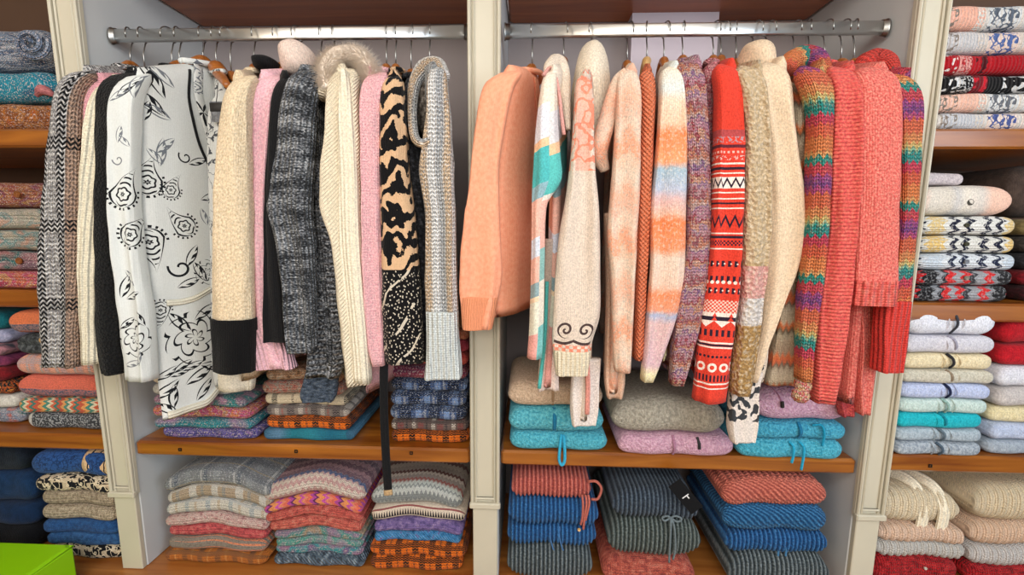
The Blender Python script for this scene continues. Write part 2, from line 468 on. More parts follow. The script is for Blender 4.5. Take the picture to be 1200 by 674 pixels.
# green leather ottoman
OT = .56
c = U(88, 636.5, -.09); c = CAM + (c-CAM)*((OT-CAM.z)/(c.z-CAM.z))
t = empty('ottoman', (c.x-.25, c.y-.25, 0), 'lime green leather cube ottoman in front of the navy sweaters', 'ottoman')
GREEN = NB('leather'); GREEN.b.inputs['Base Color'].default_value = hexc('#8fd000'); GREEN.b.inputs['Roughness'].default_value = .42
GREEN = GREEN.m
W = .5
MB().box(c.x-W, c.x, c.y-W, c.y, .03, OT, .010).build('cushion_body', GREEN, t, False)
pp = MB()
q = [(c.x-.004, c.y-W+.01), (c.x-.004, c.y-.004), (c.x-W+.004, c.y-.004), (c.x-W+.004, c.y-W+.01), (c.x-.004, c.y-W+.01)]
pp.tube([(x, y, OT-.008) for x, y in q], .0035, 8)
pp.build('piping', GREEN, t)
for dx in (-.06, -W+.06):
    for dy in (-.06, -W+.06):
        MB().tube([(c.x+dx, c.y+dy, 0), (c.x+dx, c.y+dy, .032)], .022, 14).build('foot', DARKP, t)

# ------------------------------------------------------------------ light: shop ceiling panels, daylight from the door side
w = bpy.data.worlds.new('world'); sc.world = w; w.use_nodes = True
w.node_tree.nodes['Background'].inputs[0].default_value = (.95, .97, 1, 1); w.node_tree.nodes['Background'].inputs[1].default_value = .07
def area(name, loc, tgt, size, power, col):
    l = bpy.data.lights.new(name, 'AREA'); l.shape = 'RECTANGLE'; l.size, l.size_y = size; l.energy = power; l.color = col
    o = bpy.data.objects.new(name, l); COL.objects.link(o); o.location = loc
    o.rotation_euler = (Vector(tgt)-Vector(loc)).to_track_quat('-Z', 'Y').to_euler()
area('ceiling_panel_light', (-.2, -1.7, 2.74), (-.1, -.1, 1.2), (2.8, .8), 50, (1, .96, .9))
area('shop_front_light', (.1, -3.6, 2.3), (-.1, .0, 1.25), (2.6, 1.2), 88, (1, .97, .93))
area('window_light', (2.5, -2.4, 1.9), (-1.1, .2, 1.5), (1.4, 1.8), 66, (.74, .87, 1))
area('side_shop_light', (-2.4, -2.6, 2.2), (.8, .2, 1.3), (1.4, 1.4), 30, (1, .84, .66))
sc.view_settings.view_transform = 'Standard'; sc.view_settings.look = 'None'; sc.view_settings.gamma = 1; sc.view_settings.exposure = -.42
sc.view_settings.use_curve_mapping = False
# ================================================================== folded stacks
SEED = [0]
class Folded: pass
def folded(name, xl, xr, y0, dep, z0, z1, mat, label, group, cat='sweater', wave=(0, 0), lv=(0, 1), lay=1, seed=None, zroll=0, yj=None, ribs=None):
    """one folded knit: rounded front fold, rounded ends, soft waves shared with its neighbours in the stack"""
    SEED[0] += 1; rnd = random.Random(SEED[0]*13+5)
    NXs, K = (150 if ribs else 34), 30; W = xr-xl; H = z1-z0; cx = (xl+xr)/2
    y0 = y0 + (rnd.uniform(-.006, .006) if yj is None else yj)
    ph = rnd.uniform(0, 6)
    def wv(x, y, level):
        q = (x-cx)/W*2
        fall = max(.35, 1-(y-y0)/dep*.7)
        return (wave[0]*math.cos((q-wave[1])*2.1)-wave[0]*.25)*level*fall
    P = []
    for i in range(NXs+1):
        tx = i/NXs; x = xl + W*((.5-.5*math.cos(PI*tx))*.5+tx*.5)
        e = min(x-xl, xr-x)/(H*.55); e = min(1, max(0, e)); end = math.sqrt(max(.0, 1-(1-e)**2))
        hh = max(.12, end)
        ring = []
        fy = y0 + .004*math.sin(x*41+ph) + (1-end)*.018
        by = y0+dep-(1-end)*.012
        r = H/2
        for j in range(K):
            a = 2*PI*j/K      # 0 = front middle, up over the top, back, bottom
            ca, sa = math.cos(a), math.sin(a)
            zz = math.copysign(abs(sa)**.75, sa)
            pinch = 0
            if lay == 2: pinch = .30*math.exp(-((a if a < PI else a-2*PI)/.26)**2)
            rr = r*min(1.25, .9)*hh
            if ca >= 0: y = fy + rr - rr*(abs(ca)**.8)*(1-pinch)
            else: y = by - rr + rr*abs(ca)
            z = z0 + r + zz*r*hh*(1-.02)
            lev = lv[0] + (lv[1]-lv[0])*(zz*.5+.5)
            z += wv(x, y, lev)
            if ribs:
                k_ = ribs[1]*math.sin((x-xl+ribs[2]*(a if a < PI else a-2*PI)*r)*2*PI/ribs[0])*hh
                y -= k_*max(0, ca); z += k_*sa
            if zz > 0: z -= .003*(1+math.sin(x*33+y*40+ph))*0.35*zz
            # flatten when between the fold and the back: put ring points along the top
            arc = (a if a <= PI else a-2*PI)
            ring.append((Vector((x, y, z)), (x-xl, math.copysign(.86*H+dep+(abs(arc)-PI/2)*.55*H, arc) if abs(arc) > PI/2 else arc*H*.55)))
        P.append(ring)
    # spread top and bottom rows across the depth so the uv runs evenly
    o = MB().grid(P).build(name, mat)
    tag(o, label, cat, group)
    f = Folded(); f.o = o; f.xl, f.xr, f.y0, f.z0, f.z1, f.dep, f.wv, f.lv = xl, xr, y0, z0, z1, dep, wv, lv
    return f
def fpoint(f, px, h, out=.004):
    """point on the front of a folded knit: picture column px, height fraction h"""
    x = U(px, 400, f.y0).x
    for _ in range(3):
        p_ = Vector((x, f.y0, f.z0+(f.z1-f.z0)*h)); x += (px-proj(p_)[0])*(p_-CAM).dot(FW)/FPX
    lev = f.lv[0] + (f.lv[1]-f.lv[0])*h
    z = f.z0 + (f.z1-f.z0)*h + f.wv(x, f.y0, lev)
    q = (h-.5)*2; H = f.z1-f.z0
    y = f.y0 + H*.45*(1-math.sqrt(max(0, 1-q*q))**1.0) - out
    return Vector((x, y, z))
STACKS = {}
def stack(key, z, y0, dep, group, items, wave=(0, 0), bot=None, name='folded_sweater'):
    """items from the top down: (xl, xr, height px, material, label[, opts]); heights are turned into metres at depth y0"""
    tot = sum(i[2] for i in items); acc = []
    top = bot - tot; zs = []; rows_ = []
    for it in items:
        xm = (it[0]+it[1])/2
        rows_.append((top, top+it[2])); zs.append((U(xm, top, y0).z, U(xm, top+it[2], y0).z)); top += it[2]
    hs = [a-b for a, b in zs]
    # the lowest piece reaches down to the board
    k_ = (zs[0][0]-z)/sum(hs)
    if abs(k_-1) < .12: hs = [h*k_ for h in hs]
    else: hs[-1] = max(.02, hs[-1] + (zs[0][0]-z) - sum(hs))
    zz = z; lev = 0; H_ = sum(hs)
    for it, h, (ra, rb_) in zip(reversed(items), reversed(hs), reversed(rows_)):
        opts = it[5] if len(it) > 5 else {}
        ymid = (ra+rb_)/2
        xl, xr = U(it[0], ymid, y0).x, U(it[1], ymid, y0).x
        l0, l1 = lev, lev+h/H_
        f = folded(opts.get('name', name), xl, xr, y0+opts.get('dy', 0), opts.get('dep', dep), zz+.0006, zz+h, it[3], it[4], group, wave=wave, lv=(l0, l1), lay=opts.get('lay', 1), ribs=opts.get('ribs'), cat=opts.get('cat', 'sweater'))
        zz += h; lev = l1; acc.append(f)
    acc.reverse(); STACKS[key] = acc
    return acc
def cord(name, f, pts, r, mat, flat=None):
    return MB().tube(path(pts, 26), r, 8, flat).build(name, mat, f.o)
def disc(name, f, p, r, mat, nrm=(0, -1, 0)):
    n = Vector(nrm).normalized(); a = n.cross(Vector((0, 0, 1))).normalized(); b = a.cross(n)
    P = []
    for d, s in ((-.003, .9), (0, 1.), (.0022, .92), (.0026, .75), (.0018, .7)):
        P.append([(Vector(p)+n*d+(a*math.cos(t)+b*math.sin(t))*(r*s), (t, d)) for t in [2*PI*j/18 for j in range(18)]])
    return MB().grid(P).build(name, mat, f.o)
# ================================================================== hanging garments
def sleeve_mesh(trace, y0, lean=0., hd=.036, seed=0, fold=.05, vtop=None, n=50, k=40, flat=.62, cup=True, back=.03, cap=True):
    """a hanging sleeve: width read from the trace (row, left, right), its own depth hd, rounded shoulder cap, open cuff"""
    hd = hd*.72
    rnd = random.Random(seed); p1, p2, p3 = (rnd.uniform(0, 6) for _ in range(3))
    st = spline(trace, n); P = []; zt = None
    zs = []
    for py, a, b in st:
        yc = y0+hd
        if zs and lean: yc += lean*max(0, (zs[0][1]-U(a, py, yc).z))
        A, B = U(a, py, yc), U(b, py, yc); zs.append((A.x+B.x, (A.z+B.z)/2, (B.x-A.x)/2))
    ztop = zs[0][1]; L = ztop-zs[-1][1]
    for i, (sx, z, hw) in enumerate(zs):
        d = ztop-z; cx = sx/2
        c = min(1, d/.045) if cap else 1; c = math.sqrt(1-(1-c)**2)
        h2 = hd*(.2+.8*c); w2 = hw*(.62+.38*c)
        if i == 0 and cap: w2 *= .6
        ring = []
        for j in range(k):
            a = -PI/2 + 2*PI*j/k - PI + 1e-6       # the seam sits at the back
            a = PI/2 + 2*PI*j/k
            ca, sa = math.cos(a), math.sin(a)
            f = 1 + fold*math.sin(2*a+p1+d*7)*math.sin(d*9+p2)*min(1, d/.1) + fold*.8*math.sin(5*a+p3+d*5)*min(1, d/.15)
            f += fold*.5*math.sin(d*55+p2+3*math.sin(a))*min(1, d/.2)
            x = cx + w2*math.copysign(abs(ca)**flat, ca)*(1 if abs(ca) > .9 else f)
            y = y0 + hd + lean*d + h2*math.copysign(abs(sa)**flat, sa)*f
            if cap: y += back*max(0, 1-d/.085)**2
            if sa < 0:                              # long soft folds on the hanging face
                e_ = min(1, d/.12)*(-sa)*min(1, hw/.03)
                y += e_*fold*.16*(math.sin(ca*2.6*max(1, hw/.035)+p1+3.*math.sin(d*2.1+p2)) + .5*math.sin(ca*6+p3-d*6))
            ring.append(Vector((x, y, z)))
        acc = [0.]                                  # u: true distance round the sleeve, 0 at the front
        for q0, q1 in zip(ring, ring[1:]): acc.append(acc[-1]+math.hypot(q1.x-q0.x, q1.y-q0.y))
        P.append([(q, (ac-acc[k//2], d)) for q, ac in zip(ring, acc)])
    if cup:                                        # the open end of the sleeve turns in
        last = P[-1]; c = sum((q[0] for q in last), Vector())/k
        P.append([((q[0]-c)*.8+c+Vector((0, 0, .001)), q[1]) for q in last])
        P.append([((q[0]-c)*.74+c+Vector((0, 0, .02)), q[1]) for q in last])
    return MB().grid(P), zs, L
HCNT = [0]
def garment(name, label, cat, group, hook, trace, mat, hem, y=-.125, hd=.034, t=.017, neck=84, smat=None, lean=0., bn=None, far=.2, fdx=None,
            hanger=True, hlabel=None, collar=True, wood_=None, cuff=None, back_z=None, bodytop=0., farsleeve=True, wave=.006, near_in=.022, cmat=None, fold=.05, sleeve=True, shw=.09, barr=1.):
    HCNT[0] += 1; sd = HCNT[0]; rnd = random.Random(sd*7)
    smat = smat or mat
    hk = U(hook, 42, RODY); xr = hk.x
    nz = U(hook, neck, RODY).z
    sm, zs, L = sleeve_mesh(trace, y, lean, hd, sd, fold)
    root = empty(name, (xr, RODY, nz), label, cat, group)
    if sleeve:
        so = sm.build('sleeve', smat, root)
        if cuff:
            tr2, cm = cuff
            c2, _, _ = sleeve_mesh(tr2, y-.008, lean, hd+.010, sd, fold, cap=False); c2.build('cuff', cm, root)
    # body ------------------------------------------------------------
    shz = zs[0][1] + .008
    hwt = sum(q[2] for q in zs[4:12])/8
    hz = U(sum(trace[-1][1:])/2, hem, y+.05).z
    yn = y + hd + near_in
    if bn: tab = sorted([(U(q[1], q[0], yn).z, U(q[1], q[0], yn).x) for q in bn], reverse=True)
    else: tab = [(z, sx/2) for sx, z, _ in zs]
    def xn(z):
        if z >= tab[0][0]: return tab[0][1]
        for (za, xa), (zb, xb) in zip(tab, tab[1:]):
            if z >= zb: return xa+(xb-xa)*(za-z)/max(1e-6, za-zb)
        return tab[-1][1]
    if fdx is None: fdx = max(-.03, min(.03, (xr-xn(shz))*.25))
    bz = back_z if back_z is not None else 1.03
    p1, p2 = rnd.uniform(0, 6), rnd.uniform(0, 6)
    def zt(s): return nz - bodytop - (nz-bodytop-shz)*(abs(s)**1.1)
    def zh(s):
        if s < -.55: return hz
        q = min(1, (s+.55)/.5); q = q*q*(3-2*q)
        return hz + (max(hz, bz)-hz)*q
    def center(s, z):
        if s <= 0: return xr+(xn(z)-xr)*(-s), RODY+(yn-near_in*math.exp(-((z-shz)/.07)**2)-RODY)*(-s)
        return xr+fdx*s, RODY+far*s
    def pt(s, g, side, out=0.):
        z = zt(s)+(zh(s)-zt(s))*g
        x, y_ = center(s, z)
        th = t*math.sqrt(max(0, 1-abs(s)**5))
        if s < -.25 and sleeve:
            q_ = (-s-.25)/.75; th += max(0, hwt*.88-t)*q_*q_*(3-2*q_)*math.exp(-((zt(s)-z)/.10)**2)*math.sqrt(max(0, 1-max(0, -s)**9))
        top = min(1, g/.07); th *= .35+.65*math.sqrt(1-(1-top)**2)
        w = wave*(math.sin(9*s+p1+2*g)+.6*math.sin(17*s+p2))*min(1, g*2)
        return Vector((x+side*(th+out)+w*.5, y_, z))
    NS, NG = 26, 34
    P = []
    for i in range(NG+1):
        g = (i/NG); g = g*g*.35+g*.65
        ring = []
        for j in range(NS+1):
            s = -1+2*j/NS; q = pt(s, g, 1); ring.append((q, (s*.2, nz-q.z)))
        for j in range(NS-1, 0, -1):
            s = -1+2*j/NS; q = pt(s, g, -1); ring.append((q, (s*.2, nz-q.z)))
        P.append(ring)
    last = P[-1]
    P.append([(q[0]+Vector((0, 0, .012)), q[1]) for q in last])
    bo = MB().grid(P, cap0=True, cap1=True).build('body', mat, root)
    # far sleeve, hanging at the back -----------------------------------
    if farsleeve and sleeve:
        hw = sum(q[2] for q in zs)/len(zs)*.8; hw = min(hw, .03)
        zend = max(zs[-1][1], bz+.03); Q = []
        for i in range(21):
            f = i/20; z = shz+(zend-shz)*f; c = min(1, f/.08); c = .3+.7*math.sqrt(1-(1-c)**2)
            Q.append([(Vector((xr+fdx*1.1+hw*c*math.cos(a), RODY+far+.012+.028*c*math.sin(a), z)), (a*.035, shz-z)) for a in [2*PI*j/18 for j in range(18)]])
        MB().grid(Q).build('sleeve', smat, root)
    dirn = Vector((xn(shz)-xr, yn-RODY, 0)); dl = dirn.length; dirn.normalize()
    fd = Vector((fdx, far, 0)).normalized()
    if collar:
        pts = []
        for i in range(25):
            a = 2*PI*i/24
            c_, s_ = math.cos(a), math.sin(a)
            base = dirn*(max(0, c_)*.066) + fd*(max(0, -c_)*.066)
            nrm = Vector((dirn.y, -dirn.x, 0)) if c_ > 0 else Vector((fd.y, -fd.x, 0))*-1
            pts.append(Vector((xr, RODY, nz-.004-abs(c_)*.012)) + base + Vector((1, 0, 0))*s_*(t*.9+.006))
        MB().tube(pts, .0075, 10).build('collar', cmat or smat, root)
    if hanger:
        w_ = wood_ or HANGW
        h = empty('clothes_hanger', (xr, RODY, nz), hlabel or 'x', 'clothes hanger', 'hangers on the clothes rods')
        prof = ((shw, -.026-.3*shw), (.055, -.024), (.026, -.004))
        bar = [Vector((xr, RODY, nz+dz)) + fd*a for a, dz in prof] + [Vector((xr, RODY, nz+.008))] + [Vector((xr, RODY, nz+dz)) + dirn*a for a, dz in reversed(prof)]
        bp = path(bar, 30)
        MB().tube(bp, [barr*(.005+.0075*math.sin(PI*min(1, max(.12, i/29)))) for i in range(30)], 12).build('shoulder_bar', w_, h)
        pts = [Vector((xr, RODY, nz+.012)), Vector((xr, RODY, RODZ-.045)), Vector((xr, RODY+.004, RODZ-.036))]
        R = .0205; cz = RODZ+.0005
        sg = 1 if rnd.random() < .5 else -1; tw = rnd.choice((-1, 1))*rnd.uniform(.15, .5)
        for a in range(-60, 181, 15):
            ar = math.radians(a)
            pts.append(Vector((xr+tw*R*(math.cos(ar)-.5)*.8, RODY+R*math.cos(ar), cz+R*math.sin(ar))))
        pts.append(Vector((xr-tw*R*1.2, RODY-R, cz-.012)))
        MB().tube(pts, .0019, 7).build('hook', STEEL, h)
    g = Folded(); g.so = so if sleeve else None; g.root = root; g.pt = pt; g.nz = nz; g.xr = xr; g.y = y; g.hd = hd; g.zs = zs; g.mat = mat; g.bo = bo
    return g
def strip(name, g, sg, width, mat, side=1, th=.003, n=28):
    """a knitted band lying on the body along (s, g) stations"""
    pts = [g.pt(a, b, side, .002) for a, b in [(q[1], q[2]) for q in spline([(i,)+p for i, p in enumerate(sg)], n)]]
    return MB().tube(pts, 1, 10, (width, th*2, (side, 0, .05))).build(name, mat, g.root)
def lump(name, root, x0, x1, y0, y1, yc, dy, mat, tilt=0., pw=.8, point=0., uvs=1.):
    """a soft rounded form (hood, bundle) seen between columns x0-x1 and rows y0-y1 at depth yc, dy deep"""
    A, B = U(x0, (y0+y1)/2, yc), U(x1, (y0+y1)/2, yc); T, D = U((x0+x1)/2, y0, yc), U((x0+x1)/2, y1, yc)
    cx, cz, hx, hz = (A.x+B.x)/2, (T.z+D.z)/2, (B.x-A.x)/2, (T.z-D.z)/2
    def fn(a, b):
        sa, ca = math.sin(a), math.cos(a); s = math.copysign(abs(sa)**pw, sa)
        w = abs(ca)**pw*(1-point*max(0, s)**2)
        x = cx + hx*w*math.cos(b) + tilt*hx*s; y_ = yc + dy*abs(ca)**pw*math.sin(b)*(1-.0*s)
        r = 1+.04*math.sin(3*b+4*a)
        return Vector((cx+(x-cx)*r, yc+(y_-yc)*r, cz+hz*s)), (b*hx*uvs, a*hz)
    return MB().blob(fn, 30, 18).build(name, mat, root)
def ptube(name, root, pts, r, mat, n=30, flat=None, k=10):
    """tube or strap through points given as (column, row, depth)"""
    w = [U(*p) for p in pts]
    rr = r if not isinstance(r, (list, tuple)) else [q[1] for q in spline([(i, a) for i, a in enumerate(r)], n)]
    return MB().tube(path(w, n), rr, k, flat).build(name, mat, root)
def extra_sleeve(name, root, trace, y, mat, hd=.03, seed=5, fold=.05, lean=0., cap=False):
    m_, _, _ = sleeve_mesh(trace, y, lean, hd, seed, fold, cap=cap); return m_.build(name, mat, root)

def locate(g, px, py, sg=False):
    """(u, v) on the body of a garment, seen at picture point (px, py)"""
    best = None
    for i in range(61):
        s_ = -1+i/60*1.0
        for j in range(121):
            p = g.pt(s_, j/120, 1); q = proj(p); d = (q[0]-px)**2+(q[1]-py)**2
            if best is None or d < best[0]: best = (d, s_*.2, g.nz-p.z, s_, j/120)
    return best[1:3] if not sg else best[3:]
def on_sleeve(g, px, py):
    yc = g.y+g.hd*.4; p = U(px, py, yc)
    sx, z, hw = min(g.zs, key=lambda q: abs(q[1]-p.z))
    return p.x-sx/2, g.zs[0][1]-p.z
# ================================================================== garments on the first rod
GA = 'sweaters hanging on the left rod'
def T(*a): return list(a)
def mat_tweed():
    n = NM()
    ch = ((n.v/.0125 + tri(n.u/.014)*.75 + n.noise(40, 40)*.4).frac() < .56)
    b1 = ((n.u+.030).abs() < .0085).max((n.u-.016).abs() < .0085)
    row = ((n.v+.03)/.20).frac() < .15
    tan = n.u > .026
    base = n.mix(tan, n.mix(n.noise(70, 70, 2) > .5, hexc('#dcdad8'), hexc('#b9b6b6')), hexc('#bb9d8a'))
    c = n.mix(ch*(b1.max(row)), base, hexc('#121216'))
    c = n.mix(ch*(1-b1)*(1-row)*(n.noise(110, 110, 1) > .50)*.6, c, hexc('#4c4a4e'))
    return fin(n, c, 'stock', .013, strength=1., dist=.005)
garment('coat', 'chunky black and white tweed knit coat hanging nearest the left end of the rod', 'coat', GA, 150,
        T((78, 80, 106), (90, 75, 99), (101, 72.5, 97), (151, 66, 97), (217, 60, 97), (303, 56, 97), (340, 55.5, 97), (428, 57, 97)), mat_tweed(), 424, y=-.14, hd=.04, t=.022, neck=80,
        hlabel='wooden hanger with the black and white tweed coat', fdx=.02, cuff=None)
pk = plain('#e8a9b2', 'stock', .009)
garment('cardigan', 'thin strip of pale pink knit squeezed behind the tweed coat', 'cardigan', GA, 166,
        T((88, 97, 124), (150, 96, 116), (250, 97, 112), (350, 98, 112), (424, 99, 114)), pk, 420, y=-.105, hd=.025, t=.012, neck=88, hlabel='wooden hanger behind the tweed coat with the thin pink knit', collar=False)
cr = plain('#e6dec6', 'rib', .012, strength=.9)
garment('cardigan', 'cream ribbed cardigan between the tweed coat and the black bouclé one', 'cardigan', GA, 199,
        T((90, 114, 142), (101, 111, 138), (212, 101, 128), (303, 97.5, 124), (380, 98, 124), (424, 99, 124)), cr, 420, y=-.125, hd=.028, t=.014, neck=86, hlabel='wooden hanger with the cream ribbed cardigan')
bk = heather('#0b0b0c', '#1b1c1d', 200, 'boucle', .006, strength=.9)
garment('cardigan', 'black bouclé cardigan beside the white floral cardigan', 'cardigan', GA, 208,
        T((80, 128, 162), (92, 120, 158), (130, 116, 154), (212, 112.5, 154), (303, 111, 156), (390, 115, 150), (436, 124, 148)), bk, 431, y=-.135, hd=.034, t=.018, neck=80, hlabel='wooden hanger with the black bouclé cardigan')
pais = botanic('#d8dcda', '#15171c', .108, rough=.9, fleck=.03, strength=.25)
ctrim = plain('#e6e1cf', 'rib', .006, fleck=.03)
L5 = garment('cardigan', 'long white cardigan printed with black paisley and flowers', 'cardigan', GA, 236,
        T((82, 150, 170), (92, 141, 165), (119, 135, 162), (165, 134.5, 160), (250, 136, 161), (324, 141, 170), (361, 143.5, 178), (444, 151.5, 182)), pais, 492, y=-.155, hd=.034, t=.02, neck=74,
        bn=[(90, 162), (200, 160), (300, 166), (380, 176), (490, 190)], hlabel='wooden hanger with the white floral cardigan', near_in=.012, far=.19, fdx=.03, wave=.004)
K_, G_ = '#16181d', '#70757c'
def mats_l5():
    S_ = [('l', 150, 104, 11, .5, K_), ('l', 158, 98, 13, -.3, G_), ('l', 143, 112, 9, .9, G_), ('l', 144, 158, 8, .2, G_), ('l', 148, 166, 7, -.8, G_), ('c', 143, 188, 7, 0, G_), ('p', 147, 228, 21, .1, K_), ('p', 156, 275, 20, .5, K_),
          ('l', 148, 335, 12, .4, K_), ('l', 156, 326, 10, -.7, G_), ('l', 160, 346, 10, 1.2, K_), ('f', 163, 396, 21, .0, K_), ('l', 152, 378, 9, .9, K_), ('l', 172, 372, 9, -.5, K_), ('l', 160, 425, 9, 1.3, G_), ('l', 170, 418, 9, .3, G_)]
    lst = []
    for ty, x, y, sz, r, ink in S_:
        u, v = on_sleeve(L5, x, y); lst.append((ty, u, v, sz*{'p': 1.45, 'l': 1.3}.get(ty, 1.1)*1.08/514, r, ink))
    L5.so.data.materials[0] = placed('#d8dcda', lst)
    B_ = [('l', 171, 88, 17, .25, K_), ('l', 182, 94, 16, -.5, K_), ('l', 190, 88, 13, -.9, G_), ('l', 178, 122, 14, -.9, K_), ('l', 186, 132, 12, -1.2, G_), ('l', 172, 128, 9, .2, K_), ('p', 172, 212, 20, -.15, K_), ('l', 189, 178, 13, .1, G_), ('l', 195, 172, 11, .8, G_), ('l', 183, 184, 9, -.8, G_),
          ('p', 200, 221, 14, .2, K_), ('p', 217, 265, 18, -1.0, K_), ('p', 176, 284, 22, 2.7, K_), ('c', 218, 185, 9, .5, K_), ('l', 232, 190, 10, 1.2, K_), ('c', 212, 314, 14, .2, K_), ('l', 226, 300, 12, .5, K_), ('l', 234, 318, 12, -.5, K_), ('l', 222, 330, 11, 1.2, K_), ('f', 243, 318, 15, 0, K_),
          ('p', 188, 362, 15, 3.0, K_), ('f', 230, 396, 31, .3, K_), ('l', 210, 378, 14, -.7, K_), ('l', 240, 365, 13, 1.0, K_), ('l', 214, 428, 10, 1.1, K_), ('l', 226, 430, 10, 1.3, K_),
          ('l', 196, 437, 10, 1.0, K_), ('l', 212, 437, 10, 1.4, K_), ('l', 236, 440, 15, 1.1, K_), ('l', 250, 428, 14, 1.9, K_), ('l', 240, 456, 13, .7, K_), ('l', 198, 456, 13, .9, K_), ('l', 205, 466, 12, .1, K_), ('l', 197, 478, 10, -.7, K_), ('l', 246, 232, 10, 1.2, K_), ('l', 240, 255, 9, -.3, G_)]
    lst = []
    for ty, x, y, sz, r, ink in B_:
        u, v = locate(L5, x, y); lst.append((ty, u, v, sz*{'p': 1.45, 'l': 1.3}.get(ty, 1.1)*1.14/514, r, ink))
    L5.bo.data.materials[0] = placed('#d9dbd8', lst)
mats_l5()
def on_px(pts): return [locate(L5, x, y, True) for x, y in pts]
lap = botanic('#d8d9d5', '#15171c', .06, fleck=.03, strength=.2)
strip('shawl_collar', L5, on_px([(231, 78), (232, 105), (237, 132), (245, 160), (253, 190), (258, 212)]), .034, lap, 1, .004)
strip('collar_edge', L5, on_px([(221, 80), (220, 110), (225, 140), (234, 170), (246, 198), (256, 214)]), .006, BLACKM, 1, .004)
strip('pocket_band', L5, on_px([(194, 355), (212, 353), (232, 346), (252, 335)]), .017, ctrim, 1, .003)
strip('hem_band', L5, [(-.97, .985), (-.7, .985), (-.4, .985), (-.1, .985)], .020, ctrim, 1, .003)
pg = botanic('#c9cbc8', '#4a4d52', .06, fleck=.03)
L5b = garment('pullover', 'grey printed pullover with a dark label, behind the white floral cardigan', 'pullover', GA, 251,
        T((98, 252, 280), (150, 246, 272), (250, 247, 270), (400, 250, 276), (452, 256, 276)), pg, 454, y=-.03, hd=.026, t=.014, neck=84, hlabel='broad wooden hanger behind the white floral cardigan', near_in=.01, bn=[(100, 262), (300, 262), (452, 262)], cmat=pg, shw=.17, barr=1.7)
q = U(255, 131, -.036)
MB().box(q.x-.018, q.x+.018, -.038, -.034, q.z-.026, q.z+.026, .002).build('label', heather('#8c8f93', '#5a5c60', 60), L5b.root)
MB().box(q.x-.018, q.x+.018, -.0395, -.0385, q.z+.0, q.z+.022, .0004).build('label_print', DARKP, L5b.root)
MB().tube(path([q+Vector((0, -.002, .024)), q+Vector((.004, .0, .05)), q+Vector((.0, .01, .075))], 8), .001, 6).build('string', DARKP, L5b.root)
crp = rows('#e0d8c6', [(.70, .735, 'leafy', '#15151a')], 'v', 'fine')
bei = heather('#cdb593', '#ead9bc', 190, 'fine', strength=.5)
blk = plain('#0d0d0f', 'fine')
L6 = garment('pullover', 'oatmeal beige pullover with wide black cuffs', 'pullover', GA, 296,
        T((84, 276, 298), (100, 268, 294), (167, 257, 293), (250, 252, 293.5), (330, 250.5, 296), (376, 251, 297)), bei, 448, y=-.14, hd=.034, t=.018, neck=84, smat=bei,
        cuff=(T((373, 250.5, 298), (400, 252, 298.5), (434, 253, 299)), blk), hlabel='wooden hanger with the beige black-cuffed pullover', bn=[(90, 284), (250, 283), (448, 284)])
pkh = heather('#e3a9b6', '#efc6cc', 170, 'fine', strength=.5); pkr = plain('#e3b3bd', 'rib', .011, strength=.9)
blush = heather('#dcc3b6', '#ead6ca', 170)
L7 = garment('pullover', 'pink hooded pullover with a pale blush hood', 'pullover', GA, 350,
        T((84, 300, 330), (100, 293, 326), (170, 292, 318), (250, 292.5, 314), (330, 296, 316), (380, 298, 322), (428, 300, 344)), pkh, 424, y=-.10, hd=.032, t=.02, neck=80,
        cuff=(T((384, 298, 322), (400, 298.5, 334), (430, 300, 347)), pkr), hlabel='wooden hanger with the pink pullover', bn=[(90, 312), (250, 310), (430, 325)], collar=False)
lump('hood', L7.root, 330, 369, 49, 92, .02, .055, blush, tilt=-.15, pw=.75, point=.25)
L8 = garment('cardigan', 'narrow black cardigan squeezed between pink and charcoal knits', 'cardigan', GA, 328,
        T((86, 322, 343), (111, 320, 340), (167, 316, 338), (250, 312, 328), (300, 312, 330), (400, 312, 337)), BLACKM, 396, y=-.135, hd=.028, t=.012, neck=82, hlabel='wooden hanger with the narrow black cardigan', collar=False)
lump('collar', L8.root, 300, 325, 68, 84, .03, .05, BLACKM)
def mat_marl():
    n = NM()
    t = n.noise(150, 260, 2)*.9 + n.noise(10, 34, 2, 3.)*.7 - .3
    c = n.ramp(step01(t, .25, .75), [(0, '#121417'), (.35, '#33363b'), (.6, '#70747a'), (.85, '#b4b6b9')], False)
    return fin(n, c, 'rib', .014, strength=1., dist=.005)
gm = mat_marl()
L9 = garment('cardigan', 'chunky charcoal marled cardigan with a wrap tie end', 'cardigan', GA, 375,
        T((77, 342, 376), (95, 337, 372), (130, 331, 369), (180, 324, 367), (241, 315.5, 365), (287, 326, 367), (343, 334, 368), (391, 337, 369), (412, 341, 369)), gm, 436, y=-.15, hd=.04, t=.022, neck=82,
        bn=[(90, 360), (250, 372), (343, 382), (390, 388), (440, 390)], hlabel='wooden hanger with the charcoal marled cardigan', cmat=gm)
gr = marl(['#1a1c1f', '#45484d', '#7d8085', '#b5b6b8'], 150, 170, 'hrib', .016, strength=1., dist=.006)
extra_sleeve('front_panel', L9.root, T((200, 362, 382), (250, 366, 390), (310, 366, 394), (380, 366, 401), (420, 362, 404), (441, 361, 398)), -.085, gr, .03)
gt = marl(['#2a3440', '#445060', '#5b6674'], 60, 120, 'stock', .01)
extra_sleeve('tie_end', L9.root, T((424, 362, 398), (445, 357, 396), (462, 353, 394), (470, 356, 390)), -.06, gt, .022)
crc = plain('#e4d7bd', 'diag', .010, strength=.7)
